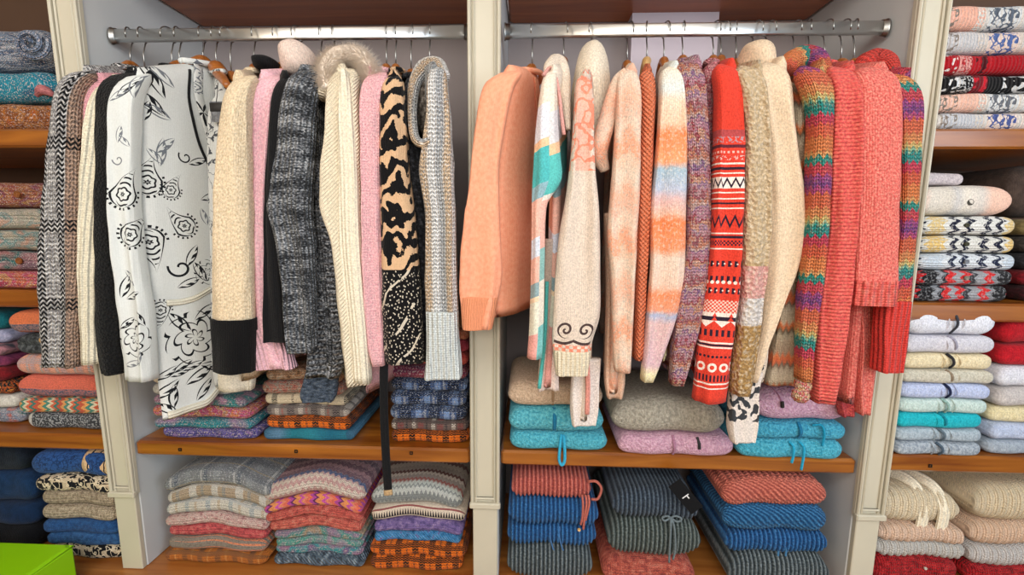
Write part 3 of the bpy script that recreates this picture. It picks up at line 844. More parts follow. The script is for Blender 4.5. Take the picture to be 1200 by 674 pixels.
L10 = garment('jacket', 'cream knit jacket with a fluffy fur-trimmed hood', 'jacket', GA, 390,
        T((76, 392, 418), (90, 386, 418), (150, 384, 422), (237, 377, 424), (291, 393, 427), (343, 398, 430), (400, 403, 432), (449, 408, 434)), crc, 456, y=-.14, hd=.034, t=.02, neck=88,
        bn=[(90, 406), (250, 402), (400, 416), (458, 414)], hlabel='wooden hanger with the cream fur-hooded jacket', collar=False)
crk = plain('#e9dfc8', 'rib', .01)
extra_sleeve('button_band', L10.root, T((84, 402, 408), (100, 400, 412), (140, 398, 416), (200, 399, 420), (291, 400, 424), (400, 412, 432), (446, 416, 435)), -.148, crk, .03, 8, .02)
ptube('hood', L10.root, [(384, 112, -.10), (382, 86, -.06), (396, 70, .0), (418, 70, .02), (432, 84, -.03), (436, 104, -.07)], .024, crc, 34)
FUR = plain('#fdeedd', 'fine', fleck=.06, sheen=.3)
fp = [U(*p) for p in [(384, 104, -.115), (381, 84, -.10), (391, 68, -.08), (406, 63, -.07), (422, 67, -.07), (433, 82, -.08), (437, 98, -.09)]]
fp = path(fp, 60); fm = MB(); fm.tube(fp, [.014+.006*math.sin(PI*i/59) for i in range(60)], 12)
fr = random.Random(3)
for k in range(9000):
    i = fr.randrange(1, 59); p = fp[i]; t_ = (fp[i+1 if i < 59 else i]-fp[i-1]).normalized()
    d = Vector((fr.gauss(0, 1), fr.gauss(0, 1), fr.gauss(0, 1)+.2)); d -= t_*d.dot(t_)*.8; d.normalize()
    r0 = .012; ln = fr.uniform(.014, .028); b = len(fm.v); w_ = d.cross(t_).normalized()*.0007
    a0 = p+d*r0; tip = p+d*(r0+ln)+Vector((fr.gauss(0, .004), fr.gauss(0, .004), -.003))
    for vv in (a0-w_, a0+w_, tip): fm.v.append(tuple(vv))
    fm.f.append((b, b+1, b+2)); fm.uv.append([(0, 0), (.01, 0), (.005, .02)])
fm.build('fur_trim', FUR, L10.root)
pl = heather('#e2a2aa', '#f0c2c4', 220, 'stock', .008)
L11 = garment('cardigan', 'slim rose pink cardigan beside the zebra sweater', 'cardigan', GA, 452,
        T((80, 432, 456), (92, 425, 451), (148, 424, 447), (250, 425.5, 447), (324, 427, 449), (400, 432, 451), (427, 438, 452)), pl, 462, y=-.135, hd=.03, t=.014, neck=84, hlabel='wooden hanger with the slim rose pink cardigan', bn=[(90, 436), (300, 434), (462, 430)])
zb = zebra('#d6b08a', '#0e0d0f', '#cfc4b2', .47, fleck=.06)
L12 = garment('pullover', 'black and tan animal-striped pullover with a long black belt', 'pullover', GA, 463,
        T((84, 451, 468), (95, 447.5, 471), (148, 446.5, 476), (200, 446, 479), (250, 446.5, 486), (343, 447, 493), (400, 449, 496), (424, 452, 497)), zb, 417, y=-.135, hd=.034, t=.018, neck=84, hlabel='wooden hanger with the animal-striped pullover', bn=[(90, 464), (250, 470), (424, 482)])
ptube('belt', L12.root, [(452, 395, -.10), (450, 430, -.115), (450, 480, -.12), (452, 530, -.125), (455, 578, -.13)], 1, BLACKM, 30, (.022, .006, (.1, -1, 0)))
ptube('belt_tip', L12.root, [(454.6, 574, -.13), (455.3, 580, -.13)], 1, plain('#b89a72'), 6, (.0235, .0075, (.1, -1, 0)))
dk = marl(['#17181b', '#2b2c31', '#4a4b50'], 80, 80, 'stock', .009)
garment('cardigan', 'dark charcoal cardigan half hidden behind the chunky oatmeal hoodie', 'cardigan', GA, 481,
        T((96, 468, 486), (150, 470, 490), (200, 473, 493), (260, 479, 499), (340, 483, 503), (410, 485, 505)), dk, 425, y=-.07, hd=.03, t=.016, neck=90, hlabel='wooden hanger with the dark charcoal cardigan')
def mat_oat():
    n = NM()
    t = ((n.u+.05)/.1).max(0.).min(1.)
    c = n.ramp(t, [(0, '#b4b7ba'), (.12, '#d6b793'), (.27, '#e0c2a0'), (.34, '#fbf9f5'), (.47, '#f8f7f7'), (.53, '#b6babf'), (.66, '#c4c7ca'), (.72, '#e6c8a6'), (.86, '#dfc3a3'), (.93, '#f2f0ee')], False)
    c = n.mix(step01(n.noise(230, 150, 2), .52, .62)*.6, c, hexc('#8f8a86'))
    c = n.mix(step01(n.noise(200, 170, 2, 8.), .54, .62)*.7, c, hexc('#f0eeea'))
    return fin(n, c, 'stock', .012, strength=1., dist=.005)
oat = mat_oat(); mint = plain('#d6dcda', 'rib', .0125, strength=1., dist=.004)
L14 = garment('hooded_sweater', 'chunky oatmeal striped hoodie with a pale ribbed cuff', 'hooded sweater', GA, 503,
        T((74, 503, 520), (88, 501, 522.5), (130, 501, 527), (165, 497, 529), (198, 492, 531), (222, 495, 532), (250, 499, 533.5), (310, 499, 535), (368, 500, 537)), oat, 372, y=-.15, hd=.036, t=.018, neck=78,
        cuff=(T((364, 500, 537), (395, 501, 537.5), (420, 500.5, 539), (441, 499, 541)), mint), hlabel='wooden hanger with the chunky oatmeal hoodie', collar=False, bn=[(80, 510), (250, 508), (372, 508)])
ptube('hood', L14.root, [(505, 160, -.13), (495, 168, -.15), (486, 160, -.12), (483, 130, -.08), (486, 98, -.04), (498, 80, -.03), (512, 78, -.05), (518, 90, -.09)], [.008, .010, .011, .012, .016, .022, .022, .02], oat, 40)
lump('hood_lining', L14.root, 488, 512, 82, 160, .0, .035, marl(['#4a433c', '#6d645b', '#8d857b'], 90, 90))
# pale plain pullover showing under the black cuffs
garment('pullover', 'cream pullover with black leaf print peeking out below the black cuffs', 'pullover', GA, 268,
        T((120, 268, 290), (250, 262, 292), (400, 258, 298), (440, 257, 298), (456, 258, 296)), rows('#ded5c2', [(.0, .60, 'half', '#ded5c2'), (.62, .70, 'leafy', '#17171a')], 'v', 'fine'), 452, y=-.075, hd=.028, t=.012, neck=92, hlabel='wooden hanger just left of the beige black-cuffed pullover', collar=False)
# ================================================================== garments on the second rod
GB = 'sweaters hanging on the right rod'
pe = heather('#ec9a78', '#f2ab8a', 120, 'fine', strength=.25, fleck=.03)
R1 = garment('cardigan', 'plain peach cardigan hanging nearest the middle divider', 'cardigan', GB, 624,
        T((78, 590, 616), (86, 580, 612), (100, 567, 603), (148, 557.5, 592), (197, 552, 585), (237, 548, 585), (250, 545, 585.5), (287, 542, 587), (324, 539, 588.5), (350, 540, 584), (383, 542, 577)), pe, 372, y=-.145, hd=.038, t=.02, neck=84,
        bn=[(85, 596), (200, 583), (300, 584), (374, 582)], cuff=(T((347, 540.5, 584.5), (365, 541, 581), (384, 543, 577)), plain('#e8966f', 'rib', .006, fleck=.04)), hlabel='wooden hanger with the plain peach cardigan', fdx=.02, wave=.004, near_in=.012)
strip('button_band', R1, [(-.24, .03), (-.10, .20), (.0, .34), (.02, .7), (.02, .97)], .02, plain('#e2916f', 'rib', .005), -1, .003)
strip('button_band', R1, [(-.24, .03), (-.10, .20), (.0, .34), (.02, .7), (.02, .97)], .02, plain('#e2916f', 'rib', .005), 1, .003)
def blocks():
    n = NM(); v = n.v + n.u*.35 + .028
    c = n.ramp(v/.8, [(0, '#e9dccb'), (.14, '#dfe0ea'), (.235, '#efc39c'), (.26, '#52b6b8'), (.36, '#8fb2bd'), (.41, '#ecb9a8'), (.52, '#d6dcea'), (.58, '#ecb9a8'), (.66, '#8fa7ac'), (.70, '#f0d6b4'), (.715, '#e2dfcc'), (.82, '#e8a49a'), (.95, '#e8a49a')])
    c2 = n.ramp(v/.8, [(0, '#e9dccb'), (.17, '#dcd8da'), (.26, '#f0c29a'), (.29, '#5dbdb8'), (.405, '#e8e0d6'), (.42, '#eab3a4'), (.56, '#8db9b4'), (.66, '#e9dfcf'), (.80, '#7fc0bd')])
    return fin(n, n.mix(n.u > .004, c, c2), 'fine', strength=.4)
bl = blocks(); crm = heather('#e0cdb8', '#eddfce', 200)
R2 = garment('cardigan', 'cream cardigan with turquoise, pink and blue colour blocks', 'cardigan', GB, 661,
        T((78, 642, 656), (90, 636, 653), (148, 628, 654), (185, 625.5, 657), (211, 624, 658), (237, 623, 642), (250, 623, 639.5), (300, 622.5, 638.5), (361, 621, 637.5), (395, 619.5, 636.5), (418, 617.5, 635)), bl, 456, y=-.145, hd=.032, t=.016, neck=76,
        bn=[(90, 648), (200, 650), (350, 648), (458, 640)], hlabel='wooden hanger with the colour-block cardigan', collar=False, far=.19)
extra_sleeve('front_panel', R2.root, T((280, 638, 652), (350, 636, 650), (420, 632, 654), (456, 630, 655)), -.085, rows('#e7d3c8', [(0, .3, 'half', '#b9a89c')], 'v', 'fine'), .026)
ptube('front_trim', R2.root, [(641, 330, -.092), (638, 400, -.092), (632, 455, -.092)], .005, plain('#58bdb9', 'fine'), 20)
ptube('shawl_collar', R2.root, [(640, 90, -.10), (644, 78, -.06), (653, 74, .0), (660, 88, -.03), (663, 120, -.08), (666, 152, -.10)], [.007, .014, .022, .018, .012, .006], crm, 34)
ptube('collar_trim', R2.root, [(637, 88, -.125), (644, 80, -.09), (650, 86, -.09), (655, 110, -.12), (658, 135, -.125), (661, 158, -.125)], .0045, plain('#dfa39a', 'rib', .006), 34)
vine = scrollcuff('#dccbbb', '#4b3a38', '#ee8f74', .225, .605)
R3 = garment('hooded_sweater', 'oatmeal hooded sweater with a pink vine pattern and a dark scroll cuff', 'hooded sweater', GB, 694,
        T((84, 678, 692), (95, 675, 694), (140, 672, 695.5), (185, 668.5, 696), (237, 662, 701), (270, 656, 702.5), (320, 651, 703), (369, 648.5, 702.5), (398, 647, 694), (412, 648, 692)), vine, 496, y=-.15, hd=.036, t=.018, neck=82,
        cuff=(T((409, 648, 692), (420, 649, 691), (437, 651, 688)), plain('#eadcc0', 'rib', .011, strength=.9)), hlabel='wooden hanger with the oatmeal hooded sweater', collar=False,
        bn=[(90, 684), (250, 690), (400, 688), (497, 684)])
hd_ = heather('#dccbb4', '#ece0cd', 170, 'fine')
lump('hood', R3.root, 669, 714, 51, 196, .03, .085, hd_, pw=.7, point=.2)
pin = rows('#e3d7cf', [(.62, .86, 'half', '#e6d8ce')], 'v', 'fine')
extra_sleeve('front_panel', R3.root, T((420, 672, 704), (450, 669, 702), (480, 668, 701), (497, 670, 698)), -.085, heather('#ddcfc6', '#ece2da', 200), .026)
ptube('front_trim', R3.root, [(688, 425, -.094), (689, 455, -.094), (688, 485, -.092)], .0065, plain('#ea9c8e', 'rib', .006), 16)
pz = bands([(0, '#e6bba0'), (.2, '#e3cdb9'), (.4, '#eab398'), (.55, '#dfb39c'), (.7, '#e8cdb8'), (.85, '#eaa98a')], .22, 'v', .03, .05, .06, False, 'fine', mixc=('#cfc2b2', .7))
R4 = garment('cardigan', 'peach and sand melange cardigan with a slouchy cowl', 'cardigan', GB, 736,
        T((76, 730, 747), (90, 724, 749.5), (150, 721, 749.5), (222, 716, 749), (272, 712, 746), (324, 716, 743.5), (400, 718, 740), (434, 720, 738)), pz, 464, y=-.145, hd=.034, t=.017, neck=80,
        bn=[(90, 738), (300, 728), (464, 720)], hlabel='wooden hanger with the peach and sand cardigan', collar=False)
ptube('cowl', R4.root, [(735, 84, -.11), (724, 95, -.10), (716, 120, -.10), (709, 150, -.10), (702, 178, -.09), (709, 200, -.08)], [.012, .014, .017, .021, .022, .012], pz, 34)
extra_sleeve('front_panel', R4.root, T((250, 708, 722), (324, 710, 730), (400, 709, 731), (445, 708, 732), (465, 711, 729)), -.075, heather('#dcae90', '#e6c5ac', 150), .028)
orx = heather('#ee7a4e', '#f5906a', 160, 'waffle', .011, strength=1., dist=.005)
garment('pullover', 'slim bright orange waffle-knit pullover', 'pullover', GB, 759,
        T((77, 754, 768), (90, 750.5, 768.5), (148, 750, 766), (250, 746, 761), (330, 744, 757), (420, 742.5, 752.5)), orx, 420, y=-.125, hd=.03, t=.014, neck=76, hlabel='pale wooden hanger with the orange waffle-knit pullover', wood_=HANGL, collar=False)
sp = bands([(0, '#ecdfc8'), (.08, '#d6dcd8'), (.11, '#ecd0b6'), (.17, '#ecc4a6'), (.20, '#ee8a58'), (.28, '#f0a070'), (.30, '#9fb6c4'), (.36, '#b7bdcf'), (.39, '#dcb3ae'), (.43, '#e6b49c'), (.45, '#ee8450'), (.53, '#ee9468'), (.56, '#e4cbb8'), (.64, '#e8c4ae'), (.67, '#ef8f60'), (.72, '#e89a78'), (.735, '#a8b2cc'), (.76, '#d8b4b2'), (.89, '#d4b0b8'), (.92, '#e8dcae')], .80, 'v', 0, .03, .022, False, 'fine', mixc=('#e9e0d4', .35))
garment('cardigan', 'pastel striped cardigan in orange, cream and pale blue', 'cardigan', GB, 779,
        T((73, 782, 797), (84, 775, 800), (148, 771, 803), (200, 767, 803), (250, 762, 802), (313, 762, 801), (350, 759, 796), (398, 755, 782), (425, 752.5, 772), (445, 751, 764)), sp, 424, y=-.145, hd=.034, t=.016, neck=76,
        bn=[(90, 788), (250, 786), (424, 776)], hlabel='wooden hanger with the pastel striped cardigan', collar=False)
def multi(cs, s1=30, s2=45, kind='stock', w=.01, seed=0.):
    n = NM(); t = step01(n.noise(s1, s2, 2, seed), .32, .68)
    c = n.ramp(t, [(i/(len(cs)-1), q) for i, q in enumerate(cs)], False)
    c = n.mix(step01(n.noise(220, 170, 1, 4.), .54, .62)*.55, c, hexc('#e8d4cf'))
    return fin(n, c, kind, w, strength=.9, dist=.004)
pu = bands([(0, '#d9a2aa'), (.12, '#b5666e'), (.24, '#dc8e74'), (.36, '#e0b6ae'), (.48, '#9a6f98'), (.55, '#d292a4'), (.7, '#b8565f'), (.8, '#e6a68c'), (.92, '#b98aa8')], .10, 'v', .010, .016, .07, True, 'stock', .009, mixc=('#ecd8d2', .55), strength=1., dist=.005)
garment('pullover', 'mauve, pink and rust melange chunky pullover', 'pullover', GB, 801,
        T((66, 800, 818), (76, 794, 822), (95, 793, 825), (148, 797, 829), (200, 803, 831), (268, 803, 831.5), (306, 800, 830), (350, 792.5, 825), (380, 789.5, 819), (420, 786, 808), (449, 785, 799)), pu, 448, y=-.14, hd=.036, t=.018, neck=74,
        bn=[(90, 812), (250, 814), (448, 800)], hlabel='wooden hanger with the mauve melange pullover')
pkm = multi(['#d87a86', '#e59aa0', '#c45a68', '#dd8a80'], 40, 50)
garment('pullover', 'rose melange pullover showing only its shoulder beside the red fair isle one', 'pullover', GB, 837,
        T((70, 830, 848), (80, 826, 850), (120, 826, 846), (180, 827, 842), (300, 822, 838), (420, 808, 826)), pkm, 430, y=-.085, hd=.03, t=.014, neck=74, hlabel='wooden hanger with the rose melange pullover')
RD = '#d8402f'; WH = '#f0ddd2'; NV = '#2c2030'
fi = rows(RD, [(.157, .172, 'half', '#a8484a'), (.172, .186, 'speck', '#b08a90'), (.190, .197, 'half', NV), (.204, .209, 'dash', '#e6b0a4', .01), (.214, .224, 'speck', '#d9b0a8'), (.230, .234, 'solid', WH), (.240, .246, 'solid', NV), (.252, .255, 'solid', WH),
               (.262, .288, 'solid', WH), (.262, .288, 'zig', NV, .018), (.296, .299, 'solid', WH), (.310, .313, 'solid', WH), (.320, .324, 'solid', NV), (.332, .335, 'solid', WH), (.347, .380, 'zig', NV, .020), (.390, .393, 'solid', WH), (.397, .403, 'solid', NV), (.408, .420, 'check', NV, .008), (.426, .429, 'solid', WH),
               (.456, .470, 'dash', NV, .014), (.460, .466, 'dots', WH, .014), (.492, .506, 'dash', NV, .013), (.500, .514, 'dots', WH, .013), (.520, .534, 'dash', NV, .013), (.524, .530, 'dots', WH, .013),
               (.550, .580, 'check', '#efc9b8', .009), (.580, .616, 'tri', WH, .036), (.590, .616, 'tri', NV, .036), (.600, .616, 'tri', WH, .036), (.622, .638, 'dash', NV, .013), (.652, .656, 'solid', WH), (.657, .662, 'solid', NV), (.663, .667, 'solid', WH),
               (.682, .694, 'dots', NV, .010), (.702, .728, 'ring', WH, .028), (.734, .750, 'dash', NV, .009), (.754, .758, 'solid', WH), (.766, .769, 'solid', WH)], 'v', 'fine', strength=.4)
garment('pullover', 'bright red fair isle pullover with navy and white pattern rows', 'pullover', GB, 846,
        T((70, 842, 858), (82, 838, 866), (120, 838, 868), (167, 837, 870), (220, 835.5, 870), (272, 833, 868.5), (320, 829, 866), (361, 823, 862), (420, 816.5, 855), (468, 812, 849)), fi, 462, y=-.15, hd=.036, t=.017, neck=74,
        bn=[(90, 852), (250, 852), (462, 832)], hlabel='wooden hanger with the red fair isle pullover', collar=False)
def bouc():
    n = NM()
    c = n.ramp(n.v/.85, [(0, '#cfb590'), (.53, '#c9ab80'), (.54, '#dfa49b'), (.625, '#dba39a'), (.63, '#dcd4cf'), (.70, '#d8cfc8'), (.71, '#b08a55'), (.98, '#b99562')])
    c = n.mix(step01(n.noise(120, 110, 2), .5, .62)*.5, c, hexc('#ecdcc4'))
    return fin(n, c, 'boucle', .010, strength=1., dist=.006)
garment('pullover', 'sand bouclé pullover with a pink and white block', 'pullover', GB, 864,
        T((72, 868, 886), (82, 862, 894), (110, 866, 897), (148, 871, 899.5), (200, 872, 900), (272, 870, 900), (320, 868, 896), (361, 866, 891), (413, 859, 885), (443, 855.5, 880), (460, 856, 877)), bouc(), 452, y=-.155, hd=.036, t=.017, neck=78,
        bn=[(90, 884), (250, 886), (452, 872)], hlabel='wooden hanger with the sand bouclé pullover', collar=False, cmat=None)
lf = rows('#ded0c0', [(.57, .66, 'bigleaf', '#44464a'), (.70, .82, 'bigleaf', '#44464a')], 'v', 'fine')
R9 = garment('pullover', 'cream pullover with dark scroll motifs, its hem under the sand bouclé sleeve', 'pullover', GB, 884,
        T((90, 884, 902), (150, 884, 903), (287, 882, 900), (361, 884, 899.5), (420, 884, 897), (446, 880, 892)), lf, 470, y=-.10, hd=.026, t=.013, neck=88, hlabel='wooden hanger with the scroll motif pullover', collar=False)
extra_sleeve('hem_panel', R9.root, T((436, 858, 893), (455, 855, 889), (480, 853, 888), (500, 852.5, 887), (517, 856, 884)), -.115, rows('#e2d6cc', [(.02, .13, 'bigleaf', '#3c3e42')], 'v', 'fine'), .024)
bh = heather('#d9bfa0', '#e3ccb0', 170, 'fine', strength=.35)
R10 = garment('hooded_sweater', 'plain beige hooded sweater with a smooth knit', 'hooded sweater', GB, 900,
        T((68, 898, 914), (80, 890, 922), (110, 892, 925), (148, 897, 927), (200, 899, 935), (250, 900, 941.5), (278, 899, 942), (310, 898, 932), (343, 896, 919), (398, 886, 899), (445, 876, 884)), bh, 440, y=-.12, hd=.034, t=.018, neck=76,
        bn=[(90, 910), (250, 918), (440, 900)], hlabel='wooden hanger with the plain beige hooded sweater', collar=False, wood_=HANGL)
lump('hood', R10.root, 866, 906, 50, 106, .03, .06, bh, pw=.75, tilt=-.12)
zg = bands([(0, '#b9a58c'), (.2, '#a8927a'), (.28, '#d9794a'), (.36, '#cf6a48'), (.42, '#7b6a58'), (.5, '#bcae98'), (.7, '#c4b49a'), (.78, '#dd7a48'), (.86, '#6d6250'), (.93, '#b5a68e')], .16, 'v', .012, .016, .008, False, 'stock', .008)
garment('poncho', 'taupe poncho with orange zigzag bands on a pale hanger', 'poncho', GB, 932,
        T((92, 926, 940), (120, 927, 941), (200, 928, 942), (280, 926, 944), (343, 917, 941), (398, 906, 940), (450, 896, 936)), zg, 453, y=-.095, hd=.03, t=.017, neck=86, hlabel='pale wooden hanger with the taupe zigzag poncho', wood_=HANGL,
        bn=[(95, 934), (250, 934), (453, 916)], collar=True)
RB = [(0, '#84488c'), (.05, '#c04f86'), (.10, '#ea7250'), (.22, '#f09a62'), (.30, '#e6c880'), (.34, '#9cc8a4'), (.37, '#2c9a94'), (.46, '#d84460'), (.54, '#ee6a4c'), (.64, '#f58e54'), (.76, '#f2b070'), (.80, '#2f9c90'), (.86, '#d84a5c'), (.95, '#a85090')]
def rb(off): return bands(RB, .27, 'v', .012, .018, .006, True, 'stock', .010, off=off, mixc=('#f5a27a', .25), strength=1., dist=.005)
R12 = garment('hooded_sweater', 'rainbow chevron hooded sweater with a pompom tie', 'hooded sweater', GB, 950,
        T((72, 940, 962), (82, 937, 968), (96, 938, 973), (130, 947, 974), (185, 947.5, 972), (250, 945, 969), (300, 941, 965), (361, 935.5, 957), (400, 935, 951), (445, 935, 946)), rb(.0), 400, y=-.155, hd=.034, t=.017, neck=76,
        bn=[(90, 956), (250, 950), (400, 944)], hlabel='wooden hanger with the rainbow hooded sweater', collar=False)
ptube('hood', R12.root, [(922, 84, -.03), (928, 72, -.01), (944, 68, .0), (958, 72, -.02), (968, 84, -.06)], [.018, .026, .030, .026, .014], rb(.15), 34)
pom = MB(); pr = random.Random(4)
pc = [U(941, 452, -.135), U(938, 463, -.14)]
for c_, r_ in zip(pc, (.018, .019)):
    pom.blob(lambda a, b, c_=c_, r_=r_: (c_+Vector((math.cos(a)*math.cos(b), math.cos(a)*math.sin(b), math.sin(a)))*r_*(1+.12*math.sin(9*b)*math.cos(7*a)), (b*.02, a*.02)), 26, 16)
pom.build('pompom', multi(['#e07a50', '#ecd09a', '#d8606a', '#e0a070'], 60, 60), R12.root)
ptube('tie_cord', R12.root, [(940, 430, -.12), (941, 442, -.13), (940, 455, -.138)], .004, rb(.1), 10)
cor = marl(['#c4484c', '#d6564f', '#dd655a', '#e27866'], 150, 190, 'hrib', .0085, strength=.7, dist=.003)
R13 = garment('pullover', 'coral red pullover with knobbly horizontal knit ridges', 'pullover', GB, 968,
        T((73, 976, 996), (82, 973, 1002), (111, 973, 1006), (150, 973, 1006.5), (200, 972, 1004), (250, 971, 1000), (300, 966, 996), (343, 960, 992), (400, 955, 985), (470, 951.5, 975)), cor, 466, y=-.15, hd=.036, t=.02, neck=76,
        bn=[(90, 990), (250, 986), (466, 962)], hlabel='wooden hanger with the coral ridged pullover')
co2 = marl(['#cf5650', '#dd6a60', '#e87f72', '#ee9684'], 210, 210, 'fine', .01, strength=.9)
cor2 = marl(['#d9544e', '#e4685e', '#ea7a6c'], 70, 70, 'rib', .016, strength=1., dist=.005)
R14 = garment('pullover', 'wide coral pink pullover with a deep ribbed hem', 'pullover', GB, 988,
        T((74, 1010, 1038), (85, 1003, 1048), (111, 1001, 1051), (150, 1001, 1051), (250, 1000, 1047.5), (300, 997, 1046), (335, 995, 1045)), co2, 478, y=-.15, hd=.044, t=.02, neck=78,
        cuff=(T((328, 994, 1045.5), (345, 992, 1044), (356, 991, 1043)), cor2), bn=[(90, 1026), (250, 1022), (478, 1000)], hlabel='dark wooden hanger with the wide coral pink pullover', fold=.03)
extra_sleeve('sleeve', R14.root, T((300, 996, 1024), (360, 1002, 1027), (410, 1003, 1026), (450, 1001, 1022), (484, 1004, 1017)), -.065, co2, .026)
extra_sleeve('hem_panel', R14.root, T((330, 985, 1008), (400, 979, 1005), (450, 976, 1002), (487, 984, 1000)), -.045, marl(['#b8444a', '#cc5654'], 70, 70), .02)
redr = plain('#e0433c', 'rib', .014, strength=1., dist=.005)
R15 = garment('hooded_sweater', 'rainbow striped sweater with a red collar and red ribbed cuff, by the divider', 'hooded sweater', GB, 1003,
        T((82, 1050, 1068), (92, 1046, 1074), (120, 1048, 1077), (185, 1050, 1075), (250, 1049, 1073), (300, 1042, 1069), (358, 1033, 1064)), rb(.18), 400, y=-.125, hd=.032, t=.018, neck=78,
        cuff=(T((352, 1030, 1062), (390, 1027, 1058), (434, 1025, 1053)), redr), bn=[(90, 1058), (250, 1058), (400, 1040)], hlabel='wooden hanger with the rainbow sweater by the divider', collar=False)
ptube('collar', R15.root, [(1004, 88, .0), (1012, 76, .0), (1026, 71, .0), (1040, 76, -.02), (1047, 90, -.05)], [.016, .024, .028, .024, .014], plain('#e0463c', 'stock', .01, strength=1., dist=.004), 34)
# ================================================================== stacks, first bay
S = 'stock'
def st(cs, w=.009, su=60, sv=60, kind='stock', **k): return marl(cs, su, sv, kind, w, strength=.9, dist=.004, **k)
opl = lambda off=0: plaid('#e8721c', [(.25, .36, '#1a1614', .78), (.75, .10, '#8a4a2a', .7)], [(.3, .36, '#1c1816', .7)], .052, .05, w=.011, off=(off, 0), strength=.9)
navy = lambda off=0: plaid('#4a608a', [(.25, .40, '#161c2c', .8), (.7, .2, '#86a2d0', .9), (.92, .08, '#b0b2ba', .7)], [(.3, .35, '#181f30', .65)], .085, .06, w=.010, speck=('#a8acb8', .60), off=(off, 0), strength=.9)
G1 = 'folded knits under the floral cardigan'
stack('s1', SH, .035, .30, G1, [
 (174, 262, 14, heather('#cbb79d', '#dccbb4', 150), 'beige folded knit, topmost of the stack under the floral cardigan'),
 (175, 266, 13, heather('#a9a59c', '#c6c2ba', 150), 'grey-white folded knit under the topmost beige one, by the floral hem'),
 (178, 288, 12, multi(['#8a9a9a', '#c48aa8', '#3a8a8a', '#4a9a98'], 14, 20), 'pink and teal folded knit under the black cuffs'),
 (176, 294, 14, multi(['#d96a88', '#e08a50', '#c04a80', '#e0a06a', '#7a3a68'], 24, 30), 'magenta and orange folded knit below the pink and teal one'),
 (181, 296, 11, multi(['#c889b0', '#2f8a98', '#3aa0a8'], 9, 12), 'lilac and teal folded knit second from the bottom under the floral hem'),
 (188, 301, 12, multi(['#5a559a', '#7a6ab0', '#4a4a86', '#9a7ab0'], 30, 36), 'purple folded knit at the bottom of the stack under the floral hem'),
], (.004, 0), 513)
G2 = 'folded knits under the charcoal cardigan'
stack('s2', SH, .035, .30, G2, [
 (308, 402, 15, st(['#8a6a50', '#c89a78', '#d9b394', '#e0c8b0']), 'tan and beige folded knit, topmost under the charcoal cardigan'),
 (304, 402, 15, st(['#c97a70', '#d99a88', '#c9b0a0', '#b87060']), 'dusty pink folded knit second from the top under the charcoal cardigan'),
 (307, 406, 12, plaid('#d9c9ac', [(.3, .16, '#1c1a1c', .6), (.8, .06, '#6a5a50', .5)], [], .11, .05, off=(-.005, 0)), 'cream folded knit with black stitched bands under the grey wrap tie'),
 (309, 408, 13, plaid('#8a7f78', [(.2, .3, '#3a3236', .6), (.6, .2, '#c9bfb4', .7), (.85, .1, '#a05a50', .6)], [(.3, .3, '#4a4446', .5)], .07, .05), 'grey-brown checked folded knit above the orange checked one'),
 (309, 411, 14, opl(.01), 'orange and black checked folded knit above the teal one'),
 (307, 414, 13, bands([(0, '#2a6a8a'), (.2, '#6a96b8'), (.35, '#1f8a9c'), (.6, '#2a96ac'), (.8, '#1f7a98'), (1, '#2a86a0')], .26, 'u', kind='stock', w=.007, strength=.9, nz=.03), 'teal blue folded knit at the bottom under the charcoal cardigan'),
], (.005, 0), 514)
G3 = 'folded knits beside the middle divider'
stack('s3', SH, .035, .30, G3, [
 (480, 549, 20, heather('#6b5244', '#8a6a58', 120), 'brown folded knit, topmost of the stack beside the middle divider'),
 (470, 549, 13, heather('#b0604a', '#c88a70', 90), 'rust folded knit under the topmost brown one'),
 (458, 549, 14, heather('#8a3040', '#b84a58', 60), 'dark red folded knit second below the brown one'),
 (455, 548, 15, heather('#b83a3e', '#d86a5a', 60), 'bright red folded knit behind the pale ribbed cuff'),
 (455, 548, 15, multi(['#5a2f50', '#8a3a58', '#a84a5a'], 14, 60), 'plum folded knit above the navy checked ones'),
 (456, 547, 15, navy(0), 'navy checked folded knit directly under the plum one'),
 (456, 547, 16, navy(.03), 'navy checked folded knit with pale blue corner, second of the three'),
 (456, 547, 16, navy(.055), 'navy checked folded knit lowest of the three, above the multicolour check'),
 (457, 549, 13, plaid('#6a5a54', [(.2, .2, '#c9c0b4', .6), (.55, .3, '#8a3a3a', .5), (.85, .1, '#2a2a30', .6)], [(.3, .35, '#2a2426', .5)], .06, .05), 'dark multicolour checked folded knit above the orange one'),
 (457, 549, 15, opl(.0), 'orange checked folded knit at the bottom beside the middle divider'),
], (.002, 0), 518)
G4 = 'folded knits on the base beside the left divider'
gpl = plaid('#86898c', [(.3, .06, '#c9cac8', .8), (.45, .12, '#5f6a78', .7), (.8, .2, '#9aa0a4', .6)], [(.4, .3, '#6a7078', .45), (.8, .1, '#b8a888', .6)], .10, .08, speck=('#b9bcbd', .6), strength=.9)
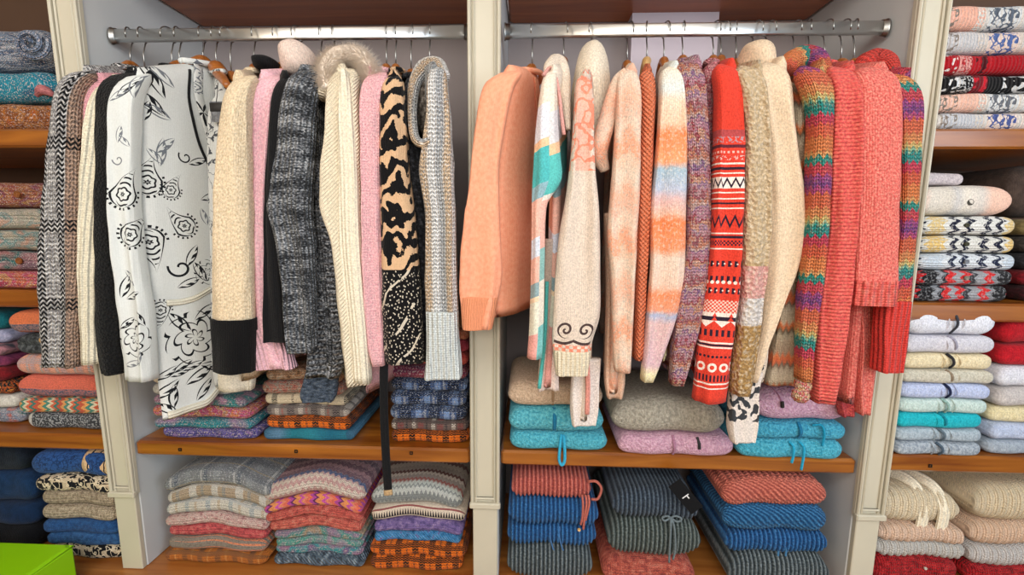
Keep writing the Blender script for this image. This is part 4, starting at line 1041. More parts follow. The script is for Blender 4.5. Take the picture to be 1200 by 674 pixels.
stack('s4', BASE, .03, .34, G4, [
 (191, 319, 20, gpl, 'grey-blue checked folded knit, topmost beside the left divider'),
 (192, 317, 17, plaid('#b9a58c', [(.2, .3, '#dddbd4', .8), (.6, .14, '#9a9c98', .7)], [(.4, .2, '#d4cfc6', .6)], .075, .06, strength=.9), 'beige and white checked folded knit under the grey-blue one'),
 (191, 315, 16, plaid('#dcd6ca', [(.25, .2, '#a9b4b8', .7), (.7, .12, '#c9b294', .7)], [(.4, .2, '#c4c6c6', .6)], .07, .06, off=(.01, 0), strength=.9), 'off-white checked folded knit third from the top beside the left divider'),
 (191, 312, 13, st(['#c08a88', '#e0b8b0', '#e6c9c0', '#d9a8a4'], .010), 'pale pink folded knit above the coral red one'),
 (193, 310, 15, st(['#b84a50', '#d85e60', '#e07a74'], .010), 'coral red folded knit in the stack beside the left divider'),
 (194, 310, 15, rows('#8d8378', [(0, 1, 'zig', '#e08a64', .02)], 'u', S, .010, speck=('#6a645e', .56)), 'grey and coral zigzag folded knit above the orange checked one'),
 (193, 313, 14, plaid('#c9742a', [(.25, .3, '#4a4036', .55), (.7, .1, '#e09a50', .8)], [(.3, .35, '#5a4a3c', .5)], .055, .05, w=.008, strength=.9), 'orange and grey checked folded knit at the bottom beside the left divider'),
], (.034, -.08), 666)
G5 = 'folded knits in the middle of the base'
stack('s5', BASE, .03, .36, G5, [
 (306, 427, 24, bands([(0, '#d8a8a2'), (.06, '#ecdccf'), (.10, '#dcaeaa'), (.135, '#ecdacd'), (.17, '#d9b4b4'), (.19, '#62749e'), (.23, '#8a6a78'), (.29, '#b08a90'), (.34, '#7a5a68'), (.41, '#a8858a'), (.47, '#76606c'), (.54, '#a08088'), (.62, '#7a5a68'), (.7, '#a08088'), (.8, '#7a5a68')], .42, 'v', .012, .018, .006, True, S, .009, off=.03, mixc=('#e8d4cc', .3), strength=.9, dist=.004), 'pink and white chevron folded knit with a blue edge, topmost in the middle'),
 (308, 424, 14, bands([(0, '#e0705a'), (.2, '#b04a9a'), (.35, '#6a3060'), (.45, '#e0905a'), (.7, '#c858a8'), (.85, '#e08a6a')], .075, 'u', .014, .02, const=True, w=.008), 'magenta, purple and orange chevron folded knit under the pink and white one'),
 (309, 424, 12, st(['#b85048', '#d9655a', '#e08070'], .010), 'coral folded knit directly below the magenta chevron one'),
 (313, 423, 14, st(['#c0584e', '#dd6f60', '#e48a76'], .010), 'coral folded knit above the grey-teal one'),
 (319, 424, 10, multi(['#7a8a9a', '#a88aa8', '#4aa098', '#c0a080', '#6aa0b0'], 12, 16, S, .008), 'grey-teal and mauve folded knit below the coral ones'),
 (321, 424, 11, multi(['#4a9a94', '#8aa0a8', '#5ab0a0', '#b09ab0', '#7aa0b0'], 12, 16, S, .008, 3.), 'sea green folded knit above the pink and turquoise one'),
 (320, 424, 10, multi(['#c07a98', '#a888a8', '#3aaab0', '#8a6a98', '#c890a8'], 12, 16, S, .008, 6.), 'pink and turquoise folded knit above the slate cable one'),
 (320, 427, 15, st(['#3a4654', '#5a6a7a', '#8a98a4'], .012, 70, 40, 'diag'), 'slate blue cable folded knit at the bottom in the middle'),
], (.034, .1), 674)
G6 = 'folded knits on the base beside the middle divider'
stack('s6', BASE, .03, .36, G6, [
 (432, 541, 24, bands([(0, '#c8ccc8'), (.05, '#9aa0a0'), (.10, '#dfe3de'), (.145, '#a8b0ae'), (.17, '#dfe5e0'), (.21, '#c9b8b0'), (.23, '#b06a64'), (.26, '#a89c94'), (.32, '#d0c4b8'), (.36, '#6e4c48'), (.40, '#a89c92'), (.47, '#c0b4a8'), (.54, '#7a5c58'), (.6, '#b0a498'), (.8, '#8a7a72')], .42, 'v', .013, .013, .004, True, S, .008, off=.03, strength=.9, dist=.004), 'pale grey zigzag folded knit under the end of the black belt'),
 (433, 545, 16, rows('#e2d2bf', [(-.012, .012, 'check', '#1e1a24', .009), (-.012, .012, 'half', '#e2d2bf'), (-.010, .010, 'tri', '#1e1a24', .008), (.016, .024, 'half', '#8a2a34'), (-.026, -.018, 'half', '#8a2a34')], 'v', S, .006), 'cream folded knit with black ticks and a dark red edge'),
 (437, 543, 16, st(['#6a5a98', '#8a74b4', '#a890c4'], .008), 'violet folded knit above the bright blue one'),
 (437, 540, 13, st(['#2a6aa0', '#3f8ac4', '#5a9ad0', '#6a78b8'], .009, 60, 60, 'diag'), 'bright blue folded knit above the orange checked ones'),
 (432, 547, 16, opl(.02), 'orange and black checked folded knit under the bright blue one'),
 (433, 542, 18, opl(.0), 'orange and black checked folded knit lowest, beside the middle divider'),
], (.018, 0), 677)
# ================================================================== stacks, second bay
H1 = 'folded zip jackets under the oatmeal hooded sweater'
tealc = heather('#3a93a8', '#6cc0cc', 130, 'boucle', .006, strength=.8); teald = plain('#1d6f96', 'fine')
a = stack('t1', SH, .012, .30, H1, [
 (595, 707, 30, heather('#c2a68c', '#d9bfa4', 110, 'boucle', .006, strength=.8), 'tan folded fleece knit, topmost beside the middle divider', {'cat': 'jacket'}),
 (596, 708, 30, tealc, 'teal folded fleece jacket under the tan one, with a zip down its middle', {'cat': 'jacket'}),
 (597, 713, 22, heather('#3a98b0', '#62bccc', 130, 'boucle', .006, strength=.8), 'teal folded fleece jacket with a loop hanging over the shelf edge', {'cat': 'jacket'}),
], (.003, 0), 531, 'folded_jacket')
f = a[1]; cord('zip', f, [fpoint(f, 650, .95), fpoint(f, 650, .6), fpoint(f, 650, .2), fpoint(f, 650, .04)], 1, teald, (.012, .004, (0, -1, 0)))
f = a[0]; cord('zip', f, [fpoint(f, 648, .95), fpoint(f, 648, .5), fpoint(f, 648, .06)], 1, plain('#a98a6c'), (.008, .004, (0, -1, 0)))
f = a[2]; p0 = fpoint(f, 658, .9); lp = plain('#38a8cc')
cord('loop', f, [p0, p0+Vector((-.004, -.012, -.03)), p0+Vector((-.006, -.018, -.07)), p0+Vector((.002, -.02, -.085)), p0+Vector((.010, -.018, -.07)), p0+Vector((.009, -.012, -.03)), p0+Vector((.006, 0, -.002))], .0045, lp)
H2 = 'folded fleece knits in the middle of the second shelf'
a = stack('t2', SH, -.0, .30, H2, [
 (717, 852, 46, heather('#8f8a7e', '#b9b2a2', 120, 'boucle', .006, strength=.8), 'grey-beige folded fleece knit on top of the dusty lilac one', {'cat': 'jacket'}),
 (724, 862, 26, heather('#bb8aa0', '#d8afc0', 120, 'boucle', .006, strength=.8, fleck=.14), 'dusty lilac folded fleece knit under the grey-beige one', {'cat': 'jacket'}),
], (.008, 0), 540, 'folded_jacket')
f = a[1]; cord('zip_pull', f, [fpoint(f, 818, .92), fpoint(f, 819, .7), fpoint(f, 819, .45)], 1, DARKP, (.009, .006, (0, -1, 0)))
cord('zip', f, [fpoint(f, 790, .96), fpoint(f, 790, .5), fpoint(f, 790, .05)], 1, plain('#a9788f'), (.008, .004, (0, -1, 0)))
H3 = 'folded fleece knits under the rainbow hooded sweater'
a = stack('t3', SH, -.008, .30, H3, [
 (888, 1000, 44, heather('#c08fac', '#dab4c8', 120, 'boucle', .006, strength=.8, fleck=.14), 'lilac pink folded fleece knit with a black toggle under the rainbow sweater', {'cat': 'jacket'}),
 (876, 996, 21, heather('#2f8aac', '#55b2cc', 130, 'boucle', .006, strength=.8), 'bright teal folded fleece jacket under the lilac pink one', {'cat': 'jacket'}),
 (866, 992, 24, heather('#3092ae', '#5cbad0', 130, 'boucle', .006, strength=.8), 'bright teal folded fleece jacket with hanging ties, at the bottom under the lilac one', {'cat': 'jacket'}),
], (.004, 0), 543, 'folded_jacket')
f = a[0]; cord('toggle_cord', f, [fpoint(f, 905, .99), fpoint(f, 912, .8), fpoint(f, 915, .6)], .0025, plain('#b07a98')); 
cord('toggle', f, [fpoint(f, 915, .62, .008), fpoint(f, 915, .46, .008)], 1, DARKP, (.010, .010, (0, -1, 0)))
f = a[1]; cord('zip', f, [fpoint(f, 938, .96), fpoint(f, 938, .5), fpoint(f, 938, .06)], 1, teald, (.010, .004, (0, -1, 0)))
p0 = fpoint(f, 952, .85); cord('loop', f, [p0, p0+Vector((.02, -.008, .004)), p0+Vector((.028, -.012, -.02)), p0+Vector((.026, -.012, -.055))], .0035, plain('#1f94b8'))
f = a[2]
for px, l in ((926, .055), (938, .075)):
    p0 = fpoint(f, px, .9); cord('tie', f, [p0, p0+Vector((.008, -.010, -.012)), p0+Vector((.006, -.016, -.035)), p0+Vector((.002, -.018, -l))], .0035, plain('#2aa0c4'))
H4 = 'folded ribbed knits on the base right of the middle divider'
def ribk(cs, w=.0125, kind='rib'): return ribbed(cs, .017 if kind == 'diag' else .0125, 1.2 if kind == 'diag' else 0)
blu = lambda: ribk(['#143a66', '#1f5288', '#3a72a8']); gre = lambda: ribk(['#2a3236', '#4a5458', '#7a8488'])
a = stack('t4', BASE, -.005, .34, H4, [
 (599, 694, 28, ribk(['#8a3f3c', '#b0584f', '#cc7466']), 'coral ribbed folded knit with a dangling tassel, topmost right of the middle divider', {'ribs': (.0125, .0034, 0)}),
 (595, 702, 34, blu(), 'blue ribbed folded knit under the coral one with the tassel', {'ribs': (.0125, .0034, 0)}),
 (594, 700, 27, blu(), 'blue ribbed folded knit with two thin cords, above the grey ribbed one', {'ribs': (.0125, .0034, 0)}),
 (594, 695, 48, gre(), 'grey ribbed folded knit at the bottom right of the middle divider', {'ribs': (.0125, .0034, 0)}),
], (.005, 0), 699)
f = a[0]; cm = plain('#c06a5c', 'rib', .004)
for dx, l in ((0, .085), (.010, .10), (.018, .07)):
    p0 = fpoint(f, 682, .35)+Vector((dx, 0, 0)); cord('tassel', f, [p0, p0+Vector((.002, -.012, -.02)), p0+Vector((.001-dx*.4, -.016, -.06)), p0+Vector((-.003-dx*.2, -.014, -l))], .0035, cm)
p0 = fpoint(f, 690, .9); cord('loop', f, [p0, p0+Vector((.022, -.006, .004)), p0+Vector((.038, -.004, -.02)), p0+Vector((.028, -.006, -.05)), p0+Vector((.010, -.002, -.055))], .004, cm)
p0 = fpoint(f, 679, .35)+Vector((0, -.014, -.103)); disc('bead', f, p0, .005, HANGL)
f = a[2]
for px in (645, 656):
    p0 = fpoint(f, px, .9); cord('cord', f, [p0, p0+Vector((.0, -.008, -.03)), p0+Vector((.008, -.014, -.06)), p0+Vector((.012, -.012, -.068))], .002, plain('#4a7ab0'))
H5 = 'folded ribbed knits in the middle of the second base'
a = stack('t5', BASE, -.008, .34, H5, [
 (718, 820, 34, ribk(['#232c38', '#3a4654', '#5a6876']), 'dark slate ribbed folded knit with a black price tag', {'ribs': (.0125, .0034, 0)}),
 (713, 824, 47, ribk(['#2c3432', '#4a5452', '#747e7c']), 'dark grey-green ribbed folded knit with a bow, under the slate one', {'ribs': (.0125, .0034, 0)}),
 (706, 816, 50, st(['#a84a42', '#c8604f', '#d87a66'], .010), 'coral folded knit at the bottom under the two dark ribbed ones'),
], (.010, -.1), 708)
f = a[0]; w_ = plain('#6f7b80')
p0 = fpoint(f, 787, .08, .010)
cord('bow', f, [p0, p0+Vector((-.012, -.004, .008)), p0+Vector((-.026, -.004, .002)), p0+Vector((-.018, -.004, -.008)), p0, p0+Vector((.014, -.004, .009)), p0+Vector((.03, -.004, 0)), p0+Vector((.018, -.004, -.009)), p0], .003, w_)
for dx, l in ((-.004, .13), (.012, .12)): cord('tie', f, [p0, p0+Vector((dx*.6, -.012, -.02)), p0+Vector((dx, -.018, -.08)), p0+Vector((dx*.7, -.017, -l))], .003, w_)
# price tag lying slanted on the front of the slate knit, with its white mark
ca, cb = U(790, 566, -.045), U(817, 598, -.045)
ax = (cb-ca); up_ = Vector((ax.z, 0, -ax.x)).normalized()*.02*(-1)
nrm = Vector((0, -1, .25)).normalized(); tg = MB()
q = [ca-up_, cb-up_, cb+up_, ca+up_]
tg.grid([[(p+nrm*-.001, (0, 0)) for p in q], [(p+nrm*.001, (1, 1)) for p in q]])
tagm = tg.build('price_tag', plain('#0e0f12', fleck=.0), f.o, False)
wm = MB(); ce = (ca+cb)/2; axn = ax.normalized(); un = up_.normalized()
for aa, bb, la, lb in ((-.002, 0, .0016, .0105), (.004, .004, .0055, .0016)):
    c0 = ce+axn*aa+un*bb+nrm*.0016
    q = [c0-axn*la-un*lb, c0+axn*la-un*lb, c0+axn*la+un*lb, c0-axn*la+un*lb]
    wm.grid([[(p, (0, 0)) for p in q], [(p+nrm*.0004, (1, 1)) for p in q]])
wm.build('tag_mark', plain('#e8e8e8', fleck=0), tagm, False)
H6 = 'folded ribbed knits on the base beside the right divider'
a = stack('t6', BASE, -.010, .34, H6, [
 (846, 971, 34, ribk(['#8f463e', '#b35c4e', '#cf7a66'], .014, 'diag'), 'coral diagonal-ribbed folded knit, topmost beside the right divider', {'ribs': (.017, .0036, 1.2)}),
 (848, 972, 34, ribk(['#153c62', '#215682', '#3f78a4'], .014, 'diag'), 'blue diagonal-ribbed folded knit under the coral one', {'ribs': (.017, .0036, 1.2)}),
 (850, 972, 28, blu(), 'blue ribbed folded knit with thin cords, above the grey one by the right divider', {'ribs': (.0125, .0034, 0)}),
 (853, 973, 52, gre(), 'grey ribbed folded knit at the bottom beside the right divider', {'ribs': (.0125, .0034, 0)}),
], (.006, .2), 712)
f = a[2]
for px in (912, 921):
    p0 = fpoint(f, px, .97); cord('cord', f, [p0, p0+Vector((.002, -.010, -.02)), p0+Vector((.006, -.014, -.05)), p0+Vector((.008, -.012, -.075))], .0025, plain('#4a86b8'))
# ================================================================== right column
K1 = 'folded nordic sweaters at the top right'
def nordic(base, patch, ink, ribc, ink2=None):
    return rows(base, [(.015, .10, 'half', patch), (.012, .05, 'scroll', '#8a8078'), (.055, .12, 'speck', patch), (.13, .20, 'half', ribc), (.13, .195, 'scroll', ink), (.135, .19, 'bigleaf', ink), (.21, .5, 'half', ribc)], 'u', 'rib', .009, strength=.8)
stack('u1', ZR[0], .02, .33, K1, [
 (1099, 1226, 30, nordic('#ddd6cf', '#eeb09a', '#5a6472', '#d8dadb'), 'cream and pink nordic folded sweater, topmost at the upper right'),
 (1099, 1224, 28, nordic('#d2c8c0', '#c8c6c8', '#5068a0', '#e6d0c4'), 'cream nordic folded sweater with blue scrolls, second from the top at the upper right'),
 (1098, 1222, 24, rows('#b01824', [(.012, .05, 'leafy', '#e8dcd8'), (.055, .09, 'half', '#dfa39c'), (.06, .09, 'speck', '#b01824'), (.10, .135, 'leafy', '#4a1018'), (.14, .5, 'half', '#a81420')], 'u', 'rib', .009, strength=.8), 'bright red nordic folded sweater at the upper right'),
 (1098, 1220, 21, rows('#17171a', [(.012, .06, 'leafy', '#dcdcdc'), (.055, .09, 'speck', '#c8c8c8'), (.09, .13, 'half', '#7a1a24'), (.09, .13, 'leafy', '#c82030'), (.14, .5, 'half', '#17171a'), (.17, .26, 'leafy', '#d8d8d8')], 'u', 'rib', .009, strength=.8), 'black nordic folded sweater with red scrolls at the upper right'),
 (1099, 1218, 23, nordic('#dcd4cc', '#eebca8', '#6a6e76', '#dcdedf'), 'cream and pink nordic folded sweater second from the bottom at the upper right'),
 (1098, 1217, 21, nordic('#d6cfc8', '#c4c6cc', '#4a5a96', '#e8d6cc'), 'cream and grey nordic folded sweater lying on the upper right shelf'),
], (.002, 0), 150)
K2 = 'folded patterned cardigans on the second right shelf'
def cows(base, ink, c2):
    st_ = [(0, ink), (.05, base), (.09, c2), (.24, base), (.30, ink), (.35, base), (.41, ink), (.465, base), (.58, ink), (.635, base), (.71, ink), (.755, base), (.79, c2)]
    return bands(st_, .285, 'u', .016, .024, .012, True, 'hrib', .007, mixc=(base, .8), strength=.6)
def rbk():
    st_ = [(0, '#c8222a'), (.07, '#1c1c20'), (.20, '#8f9298'), (.26, '#26262c'), (.30, '#cf2a2c'), (.37, '#9a9ca2'), (.44, '#cf2a2c'), (.50, '#3a3a40'), (.55, '#9a9ca2'), (.63, '#cf2a2c'), (.70, '#8a8c92'), (.75, '#1c1c20'), (.92, '#c02830')]
    return bands(st_, .285, 'u', .014, .022, .012, True, 'hrib', .007, mixc=('#b4b6ba', .5), strength=.6)
a = stack('u2', ZR[1], .02, .32, K2, [
 (1089, 1146, 16, heather('#b9aeb4', '#d0c6c8', 120), 'small pale grey folded knit on top of the pink and cream one', {'dep': .2, 'dy': .03}),
 (1082, 1196, 37, bands([(0, '#e9bfae'), (.12, '#dcd4c8'), (.3, '#d8d0c4'), (.36, '#c9c6c4'), (.44, '#e4dcd0'), (.6, '#d8cfc6'), (.72, '#ecc4b0'), (1, '#edc0ac')], .26, 'u', nz=.02, kind='fine'), 'thick pink and cream folded cardigan with a dark button'),
 (1080, 1194, 23, cows('#dcdcd8', '#1c2036', '#d9c088'), 'cream folded cardigan with navy and yellow pattern, directly under the pink one'),
 (1078, 1192, 21, cows('#d9d8d2', '#1c2036', '#dcbc78'), 'cream folded cardigan with navy and yellow pattern, above the white and navy one'),
 (1076, 1193, 20, cows('#d2d8de', '#232c46', '#c0ccd8'), 'white and navy patterned folded cardigan above the red ones'),
 (1074, 1191, 18, rbk(), 'red, black and grey patterned folded cardigan under the white and navy one'),
 (1072, 1189, 20, rbk(), 'red, black and grey patterned folded cardigan lying on the shelf'),
], (.002, 0), 355, 'folded_cardigan')
f = a[1]; disc('button', f, fpoint(f, 1136, .42, .002), .009, plain('#4a4640'))
for k, c in ((2, '#4a4a3a'), (3, '#4a4a3a'), (4, '#8a909a'), (5, '#9a9488')):
    f = a[k]; disc('button', f, fpoint(f, 1132, .5, .002), .006, plain(c))
K2b = 'folded dark cardigans at the right edge'
stack('u2b', ZR[1], .05, .32, K2b, [
 (1196, 1290, 66, heather('#3a2e28', '#4f4038', 60, fleck=.05), 'thick dark taupe folded knit behind the pink and cream cardigan', {'dy': .03}),
 (1203, 1290, 20, heather('#6a5f40', '#8a7a50', 80), 'dark olive folded cardigan at the edge beside the navy and yellow ones'),
 (1203, 1290, 20, heather('#2a2624', '#4a4440', 80), 'dark brown folded cardigan at the edge under the olive one'),
 (1202, 1290, 20, heather('#1a1a1e', '#3a3a40', 80), 'black folded cardigan at the edge above the dark red one'),
 (1200, 1290, 18, heather('#5a1018', '#8a1a24', 80), 'dark red folded cardigan at the edge beside the red patterned ones'),
 (1200, 1290, 18, heather('#1a1214', '#4a1a20', 80), 'black and red folded cardigan lowest at the edge of the second right shelf'),
], (.002, 0), 350, 'folded_cardigan')
K3 = 'folded pastel zip cardigans on the third right shelf'
def zipped(a, w=.006): return heather(a[0], a[1], 130, 'fine', strength=.5)
spec3 = [
 (1064, 1172, 33, ('#d5d8e4', '#e4e6ee'), 'white', '#3a3c44', 'topmost with a dark zip'), (1061, 1172, 21, ('#c2c0cb', '#d6d4da'), 'lavender-grey', '#9a98a8', 'under the white one'),
 (1059, 1168, 18, ('#d9c8a0', '#e6d9b8'), 'pale yellow', '#2a2a2e', 'with a dark zip'), (1058, 1166, 16, ('#b9b4a2', '#d0cbbc'), 'stone', '#8a7a66', 'under the yellow one'),
 (1056, 1163, 18, ('#a9b6da', '#c2cbe6'), 'periwinkle blue', '#1c2444', 'with a navy zip'), (1054, 1161, 17, ('#b2c8c2', '#cadad4'), 'mint', '#8fb0a8', 'above the turquoise one'),
 (1052, 1157, 18, ('#0fa4b4', '#28b8c4'), 'turquoise', '#0c7f90', 'with a matching zip'), (1050, 1156, 15, ('#93a2ae', '#b2bec6'), 'blue-grey', '#5f6e7a', 'under the turquoise one'),
 (1048, 1153, 15, ('#7f8b98', '#b4bcc4'), 'slate flecked', '#4a5a6a', 'lying on the shelf')]
a = stack('u3', ZR[2], .01, .32, K3, [(x0, x1, h, zipped(c), '%s folded zip cardigan, %s, in the pastel stack' % (nm, ex), {'lay': 1, 'cat': 'cardigan'}) for x0, x1, h, c, nm, zc, ex in spec3], (.001, 0), 532, 'folded_cardigan')
for f, sp_ in zip(a, spec3):
    x = sp_[0]+(sp_[1]-sp_[0])*.52
    cord('zip', f, [fpoint(f, x-3, .98), fpoint(f, x, .75), fpoint(f, x+.6, .4), fpoint(f, x, .04)], 1, plain(sp_[5]), (.008, .004, (0, -1, 0)))
    for dx in (-9, 9): cord('zip_band', f, [fpoint(f, x+dx, .96, .002), fpoint(f, x+dx+1, .5, .002), fpoint(f, x+dx, .06, .002)], 1, f.o.data.materials[0], (.003, .004, (0, -1, 0)))
K3b = 'folded cardigans at the edge of the third right shelf'
stack('u3b', ZR[2], .02, .32, K3b, [
 (1178, 1290, 32, heather('#9a0f1c', '#b81824', 80), 'crimson folded cardigan, topmost at the edge beside the pastel stack'),
 (1176, 1290, 27, heather('#a01220', '#c01c28', 80), 'crimson folded cardigan under the topmost crimson one'),
 (1172, 1290, 26, heather('#d0d0da', '#e0e0e6', 80), 'white folded cardigan under the crimson ones'),
 (1168, 1290, 24, heather('#b8b0ae', '#cbc4c0', 80), 'greige folded cardigan under the white one at the edge'),
 (1164, 1290, 20, heather('#d6c79a', '#e2d6b0', 80), 'yellow folded cardigan at the edge beside the mint one'),
 (1160, 1290, 20, heather('#a8b4d0', '#c0cae0', 80), 'light blue folded cardigan at the edge above the grey-blue one'),
 (1156, 1290, 18, heather('#8f9aa8', '#aab4be', 80), 'grey-blue folded cardigan lowest at the edge of the third right shelf'),
], (.004, 0), 542, 'folded_cardigan')
K4 = 'folded cream knits on the base at the right'
rbc = lambda c: plain(c, 'stock', .008, strength=.8, dist=.003)
a = stack('u4', BASE, .03, .36, K4, [
 (1034, 1131, 42, rbc('#e6d6b8'), 'cream ribbed folded knit with two scarf ends over its front', {'ribs': (.019, .003, 0)}),
 (1030, 1132, 21, rbc('#e6c6ae'), 'peach ribbed folded knit under the cream scarf ends', {'ribs': (.019, .003, 0)}),
 (1027, 1133, 19, rbc('#c9c6c0'), 'pale grey ribbed folded knit above the red one by the right divider', {'ribs': (.019, .003, 0)}),
 (1024, 1127, 40, st(['#8a0c14', '#b01820', '#c42a2c'], .012), 'bright red folded knit at the bottom by the right divider'),
], (.006, -.2), 702)
f = a[0]; sc_m = plain('#f0e4ca', 'rib', .008)
for px, l in ((1086, .118), (1110, .122)):
    p0 = fpoint(f, px, .98, .006)
    t_ = cord('scarf_end', f, [p0+Vector((-.09, .22, .012)), p0+Vector((-.045, .10, .012)), p0+Vector((-.012, .03, .010)), p0+Vector((0, -.004, -.012)), p0+Vector((.003, -.022, -.05)), p0+Vector((.003, -.020, -l))], 1, sc_m, (.040, .012, (.1, -1, .35)))
disc('button', a[3], fpoint(a[3], 1084, .66, .004), .0045, plain('#e0d8c8'))
K4b = 'folded cream knits at the edge of the base'
stack('u4b', BASE, .05, .36, K4b, [
 (1146, 1260, 44, rbc('#e2d0b0'), 'cream ribbed folded knit, topmost at the edge of the base', {'ribs': (.019, .003, 0)}),
 (1142, 1260, 27, rbc('#e4c2a6'), 'peach ribbed folded knit at the edge under the cream one', {'ribs': (.019, .003, 0)}),
 (1138, 1260, 22, rbc('#cfcac6'), 'pale grey ribbed folded knit at the edge above the red one', {'ribs': (.019, .003, 0)}),
 (1134, 1255, 40, st(['#8a0c14', '#b01820', '#c42a2c'], .012), 'bright red folded knit lowest at the edge of the base'),
], (.006, 0), 706)
# ================================================================== left column
J1 = 'rolled and folded knits at the top left'
a = stack('j1', ZL[0], .03, .30, J1, [
 (-60, 65, 50, multi(['#2a3a54', '#8a9ab0', '#4a5a74', '#b0b8c4', '#5a6a84'], 9, 40, S, .009), 'rolled blue-grey knit at the top left', {'lay': 2}),
 (-60, 67, 37, multi(['#0f6a80', '#1f8aa0', '#167890', '#1a5a78'], 12, 30, 'fine', .009), 'teal folded knit with a pink tail under the rolled one'),
 (-60, 66, 32, multi(['#b85a1c', '#c87830', '#8a4a24', '#d08a4a', '#6a4030'], 26, 26, S, .009), 'rust orange folded knit under the teal one at the upper left'),
], (.002, 0), 149)
f = a[0]
rl = MB(); c_ = fpoint(f, 46, .5, .014); pts = []
for i in range(40):
    th = i*.33; r = .006+.0013*i*.9; pts.append(c_+Vector((r*math.cos(th)*.95, -.004-.0002*(40-i), r*math.sin(th)*.80)))
rl.tube(pts, .006, 8); rl.build('rolled_end', multi(['#2a3a54', '#7a8aa4', '#aab4c4'], 40, 9), f.o)
f = a[1]; p0 = fpoint(f, 42, .2, .004); cord('tail', f, [p0, p0+Vector((.025, -.006, .012)), p0+Vector((.052, -.002, -.002))], [.004+.010*math.sin(PI*min(1, max(.1, i/25))) for i in range(26)], heather('#a05a60', '#c07a7a', 80))
J2 = 'folded buttoned cardigans at the left'
a = stack('j2', ZL[1], .03, .30, J2, [
 (-40, 58, 31, multi(['#7a3048', '#a85a4a', '#b8784a', '#8a3a58', '#c08a50'], 16, 24, S, .009), 'mauve and rust folded cardigan with a button, topmost at the left', {'lay': 2}),
 (-40, 56, 25, multi(['#c9b8a8', '#b8b8a8', '#d0c4b0', '#8aa8a4', '#d8b098'], 14, 20, S, .009), 'cream and mint folded cardigan under the mauve and rust one', {'lay': 2}),
 (-40, 56, 25, multi(['#c4b6a2', '#d0c4ae', '#7aa4a4', '#d8a890', '#b8bcb0'], 14, 20, S, .009, 4.), 'cream and teal folded cardigan above the one with a brown button', {'lay': 2}),
 (-40, 55, 24, multi(['#a05a68', '#b87a78', '#2a7a7a', '#c08a90', '#8a6a78'], 8, 12, S, .009), 'dusty pink and teal folded cardigan with a brown button', {'lay': 2}),
 (-40, 55, 21, multi(['#c83a6a', '#e07a50', '#d85a7a', '#e0a060', '#b83a5a'], 14, 18, S, .009), 'hot pink and orange folded cardigan on the second left shelf', {'lay': 2}),
], (.002, 0), 339, 'folded_cardigan')
bt = plain('#9a5a28'); disc('button', a[0], fpoint(a[0], 22, .5, .004), .010, bt); disc('button', a[3], fpoint(a[3], 24, .5, .004), .010, bt)
J3 = 'folded patterned knits on the third left shelf'
a = stack('j3', ZL[2], .03, .30, J3, [
 (8, 112, 30, rows('#e07a4e', [(-.06, -.004, 'half', '#8a7a80'), (-.05, -.005, 'speck', '#5a5a6a'), (-.06, -.03, 'speck', '#c86a50')], 'v', S, .009), 'orange folded cardigan with a grey edge, topmost on the third left shelf'),
 (15, 112, 25, st(['#2a2e32', '#4a5054', '#6a7074'], .009), 'dark grey folded cardigan with a pale wooden button', {'lay': 2}),
 (14, 112, 26, plaid('#d59a88', [(.2, .3, '#b8a0a8', .6), (.6, .25, '#e8a890', .7), (.85, .15, '#9ab0b8', .5)], [(.3, .4, '#a8a8b0', .45)], .05, .05), 'pastel pink and grey folded knit above the coral one'),
 (16, 116, 27, rows('#e0705a', [(-.06, -.003, 'half', '#a07078'), (-.05, -.004, 'speck', '#5a5a6e')], 'v', S, .009), 'coral folded knit with a grey edge, above the zigzag one'),
 (20, 118, 18, bands([(0, '#c85a40'), (.2, '#e0a060'), (.38, '#4a8a7a'), (.55, '#e0d0b0'), (.7, '#d86a4a'), (.85, '#3a7a70')], .07, 'u', .014, .018, const=True, w=.008), 'multicolour zigzag folded knit with teal and coral'),
 (26, 124, 20, rows('#3a3c40', [(0, .028, 'half', '#d8d6d0'), (.028, .4, 'speck', '#9a9c9e')], 'u', S, .008), 'black and grey tweed folded knit with a white end'),
], (.003, 0), 510)
disc('button', a[1], fpoint(a[1], 50, .75, .004), .010, HANGL)
J3b = 'folded bright knits at the left edge of the third shelf'
stack('j3b', ZL[2], .06, .28, J3b, [
 (-110, 0, 24, heather('#0f5a68', '#1a6a74', 60), 'dark teal folded knit, topmost at the edge of the third left shelf'),
 (-110, 3, 17, heather('#8a90b0', '#a8a8c4', 60), 'lavender folded knit under the dark teal one at the edge'),
 (-110, 6, 14, heather('#c88a94', '#3a3a44', 40), 'dusty rose and charcoal folded knit at the edge'),
 (-110, 6, 15, heather('#5a2a4a', '#8a3a5a', 50), 'plum folded knit at the edge beside the dark grey cardigan'),
 (-110, 8, 18, heather('#8a1c24', '#5a1a20', 50), 'dark red folded knit at the edge above the orange and black one'),
 (-110, 12, 18, st(['#1c1a1a', '#c8602a', '#2a2624', '#d8843a'], .010), 'orange and black folded knit at the left edge'),
 (-110, 18, 16, heather('#c4c0b8', '#dcd8d0', 80), 'off-white folded knit at the left edge'),
 (-110, 24, 20, multi(['#b8bcc8', '#d87a6a', '#8a9ab0', '#c8c8d0', '#3a7a80'], 22, 26, S, .009), 'pale folded knit with coral flowers at the left edge'),
], (.002, 0), 507)
J4 = 'folded knits on the base at the left'
flo = lambda s: rows('#121216', [(-.5, .5, 'leafy', '#c8b498'), (-.5, .5, 'scroll', '#e0d0b4')], 'v', 'fine')
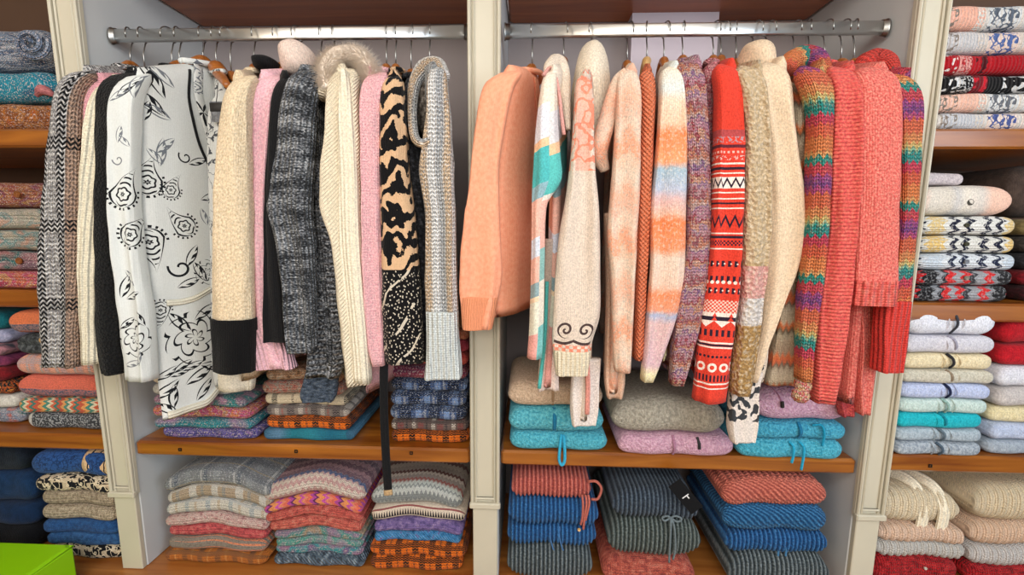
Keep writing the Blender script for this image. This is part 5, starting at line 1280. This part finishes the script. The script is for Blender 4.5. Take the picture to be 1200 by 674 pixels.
a = stack('j4', BASE, .02, .34, J4, [
 (30, 132, 29, rows('#28508c', [(-.02, .03, 'scroll', '#1a3460'), (.0, .2, 'scroll', '#1c3868')], 'v', 'fine'), 'royal blue folded knit with a cream striped end, topmost behind the green ottoman'),
 (38, 132, 19, flo(1), 'black and beige floral folded knit under the royal blue one'),
 (43, 134, 18, heather('#8f7d68', '#cbb89e', 110, S, .010, strength=.9), 'taupe beige folded knit under the floral one'),
 (46, 136, 17, heather('#9a8870', '#d4c2a8', 110, S, .010, strength=.9), 'taupe beige folded knit with a white patterned end, above the blue ones'),
 (50, 140, 16, heather('#1c4274', '#2c5c94', 90, S, .009), 'mid blue folded knit under the taupe ones'),
 (54, 142, 16, heather('#1e4678', '#3a6ca4', 90, S, .009), 'mid blue folded knit above the lowest floral one'),
 (56, 144, 18, flo(2), 'black and beige floral folded knit at the bottom behind the green ottoman'),
], (.008, 0), 666)
f = a[0]
ce_ = rows('#dcb88e', [(.0, .5, 'dash', '#dcb88e', .3)], 'v', 'fine')
P = []
xa, xb = fpoint(f, 97, .5).x, f.xr+.004
mbx = MB()
for i in range(9):
    x = xa+(xb-xa)*i/8; sc_ = 1.03 if i < 8 else .8
    h = (f.z1-f.z0)/2; zc = (f.z0+f.z1)/2+f.wv(x, f.y0, .93); ring = []
    for j in range(20):
        a_ = PI*.5*1.15-PI*1.15*j/19
        ring.append((Vector((x, f.y0+h*.93-math.cos(a_)*h*.98*sc_, zc+math.sin(a_)*h*1.02*sc_)), (x-xa, a_*.03)))
    for j in range(19, -1, -1):
        a_ = PI*.5*1.15-PI*1.15*j/19
        ring.append((Vector((x, f.y0+h*.95-math.cos(a_)*h*.9*sc_, zc+math.sin(a_)*h*.94*sc_)), (x-xa, a_*.03)))
    P.append(ring)
mbx.grid(P).build('striped_end', bands([(0, '#d8b48a'), (.62, '#15151c'), (.78, '#dcbc94')], .026, 'u', .0, .02, .012, True, 'fine'), f.o)
J4b = 'folded navy knits behind the green ottoman'
stack('j4b', BASE, .05, .32, J4b, [
 (-110, 26, 34, heather('#141a24', '#1c2430', 60, fleck=.05), 'near-black folded knit, topmost at the edge behind the green ottoman'),
 (-110, 38, 36, heather('#0f2a4a', '#17365c', 60, fleck=.05), 'dark navy folded knit at the edge behind the green ottoman'),
 (-110, 40, 26, heather('#0e2440', '#142e50', 60, fleck=.05), 'darkest navy folded knit just above the black ones by the ottoman'),
 (-110, 42, 45, heather('#0c0d12', '#14161c', 60, fleck=.05), 'black folded knit lowest at the edge behind the green ottoman'),
], (.003, 0), 662)
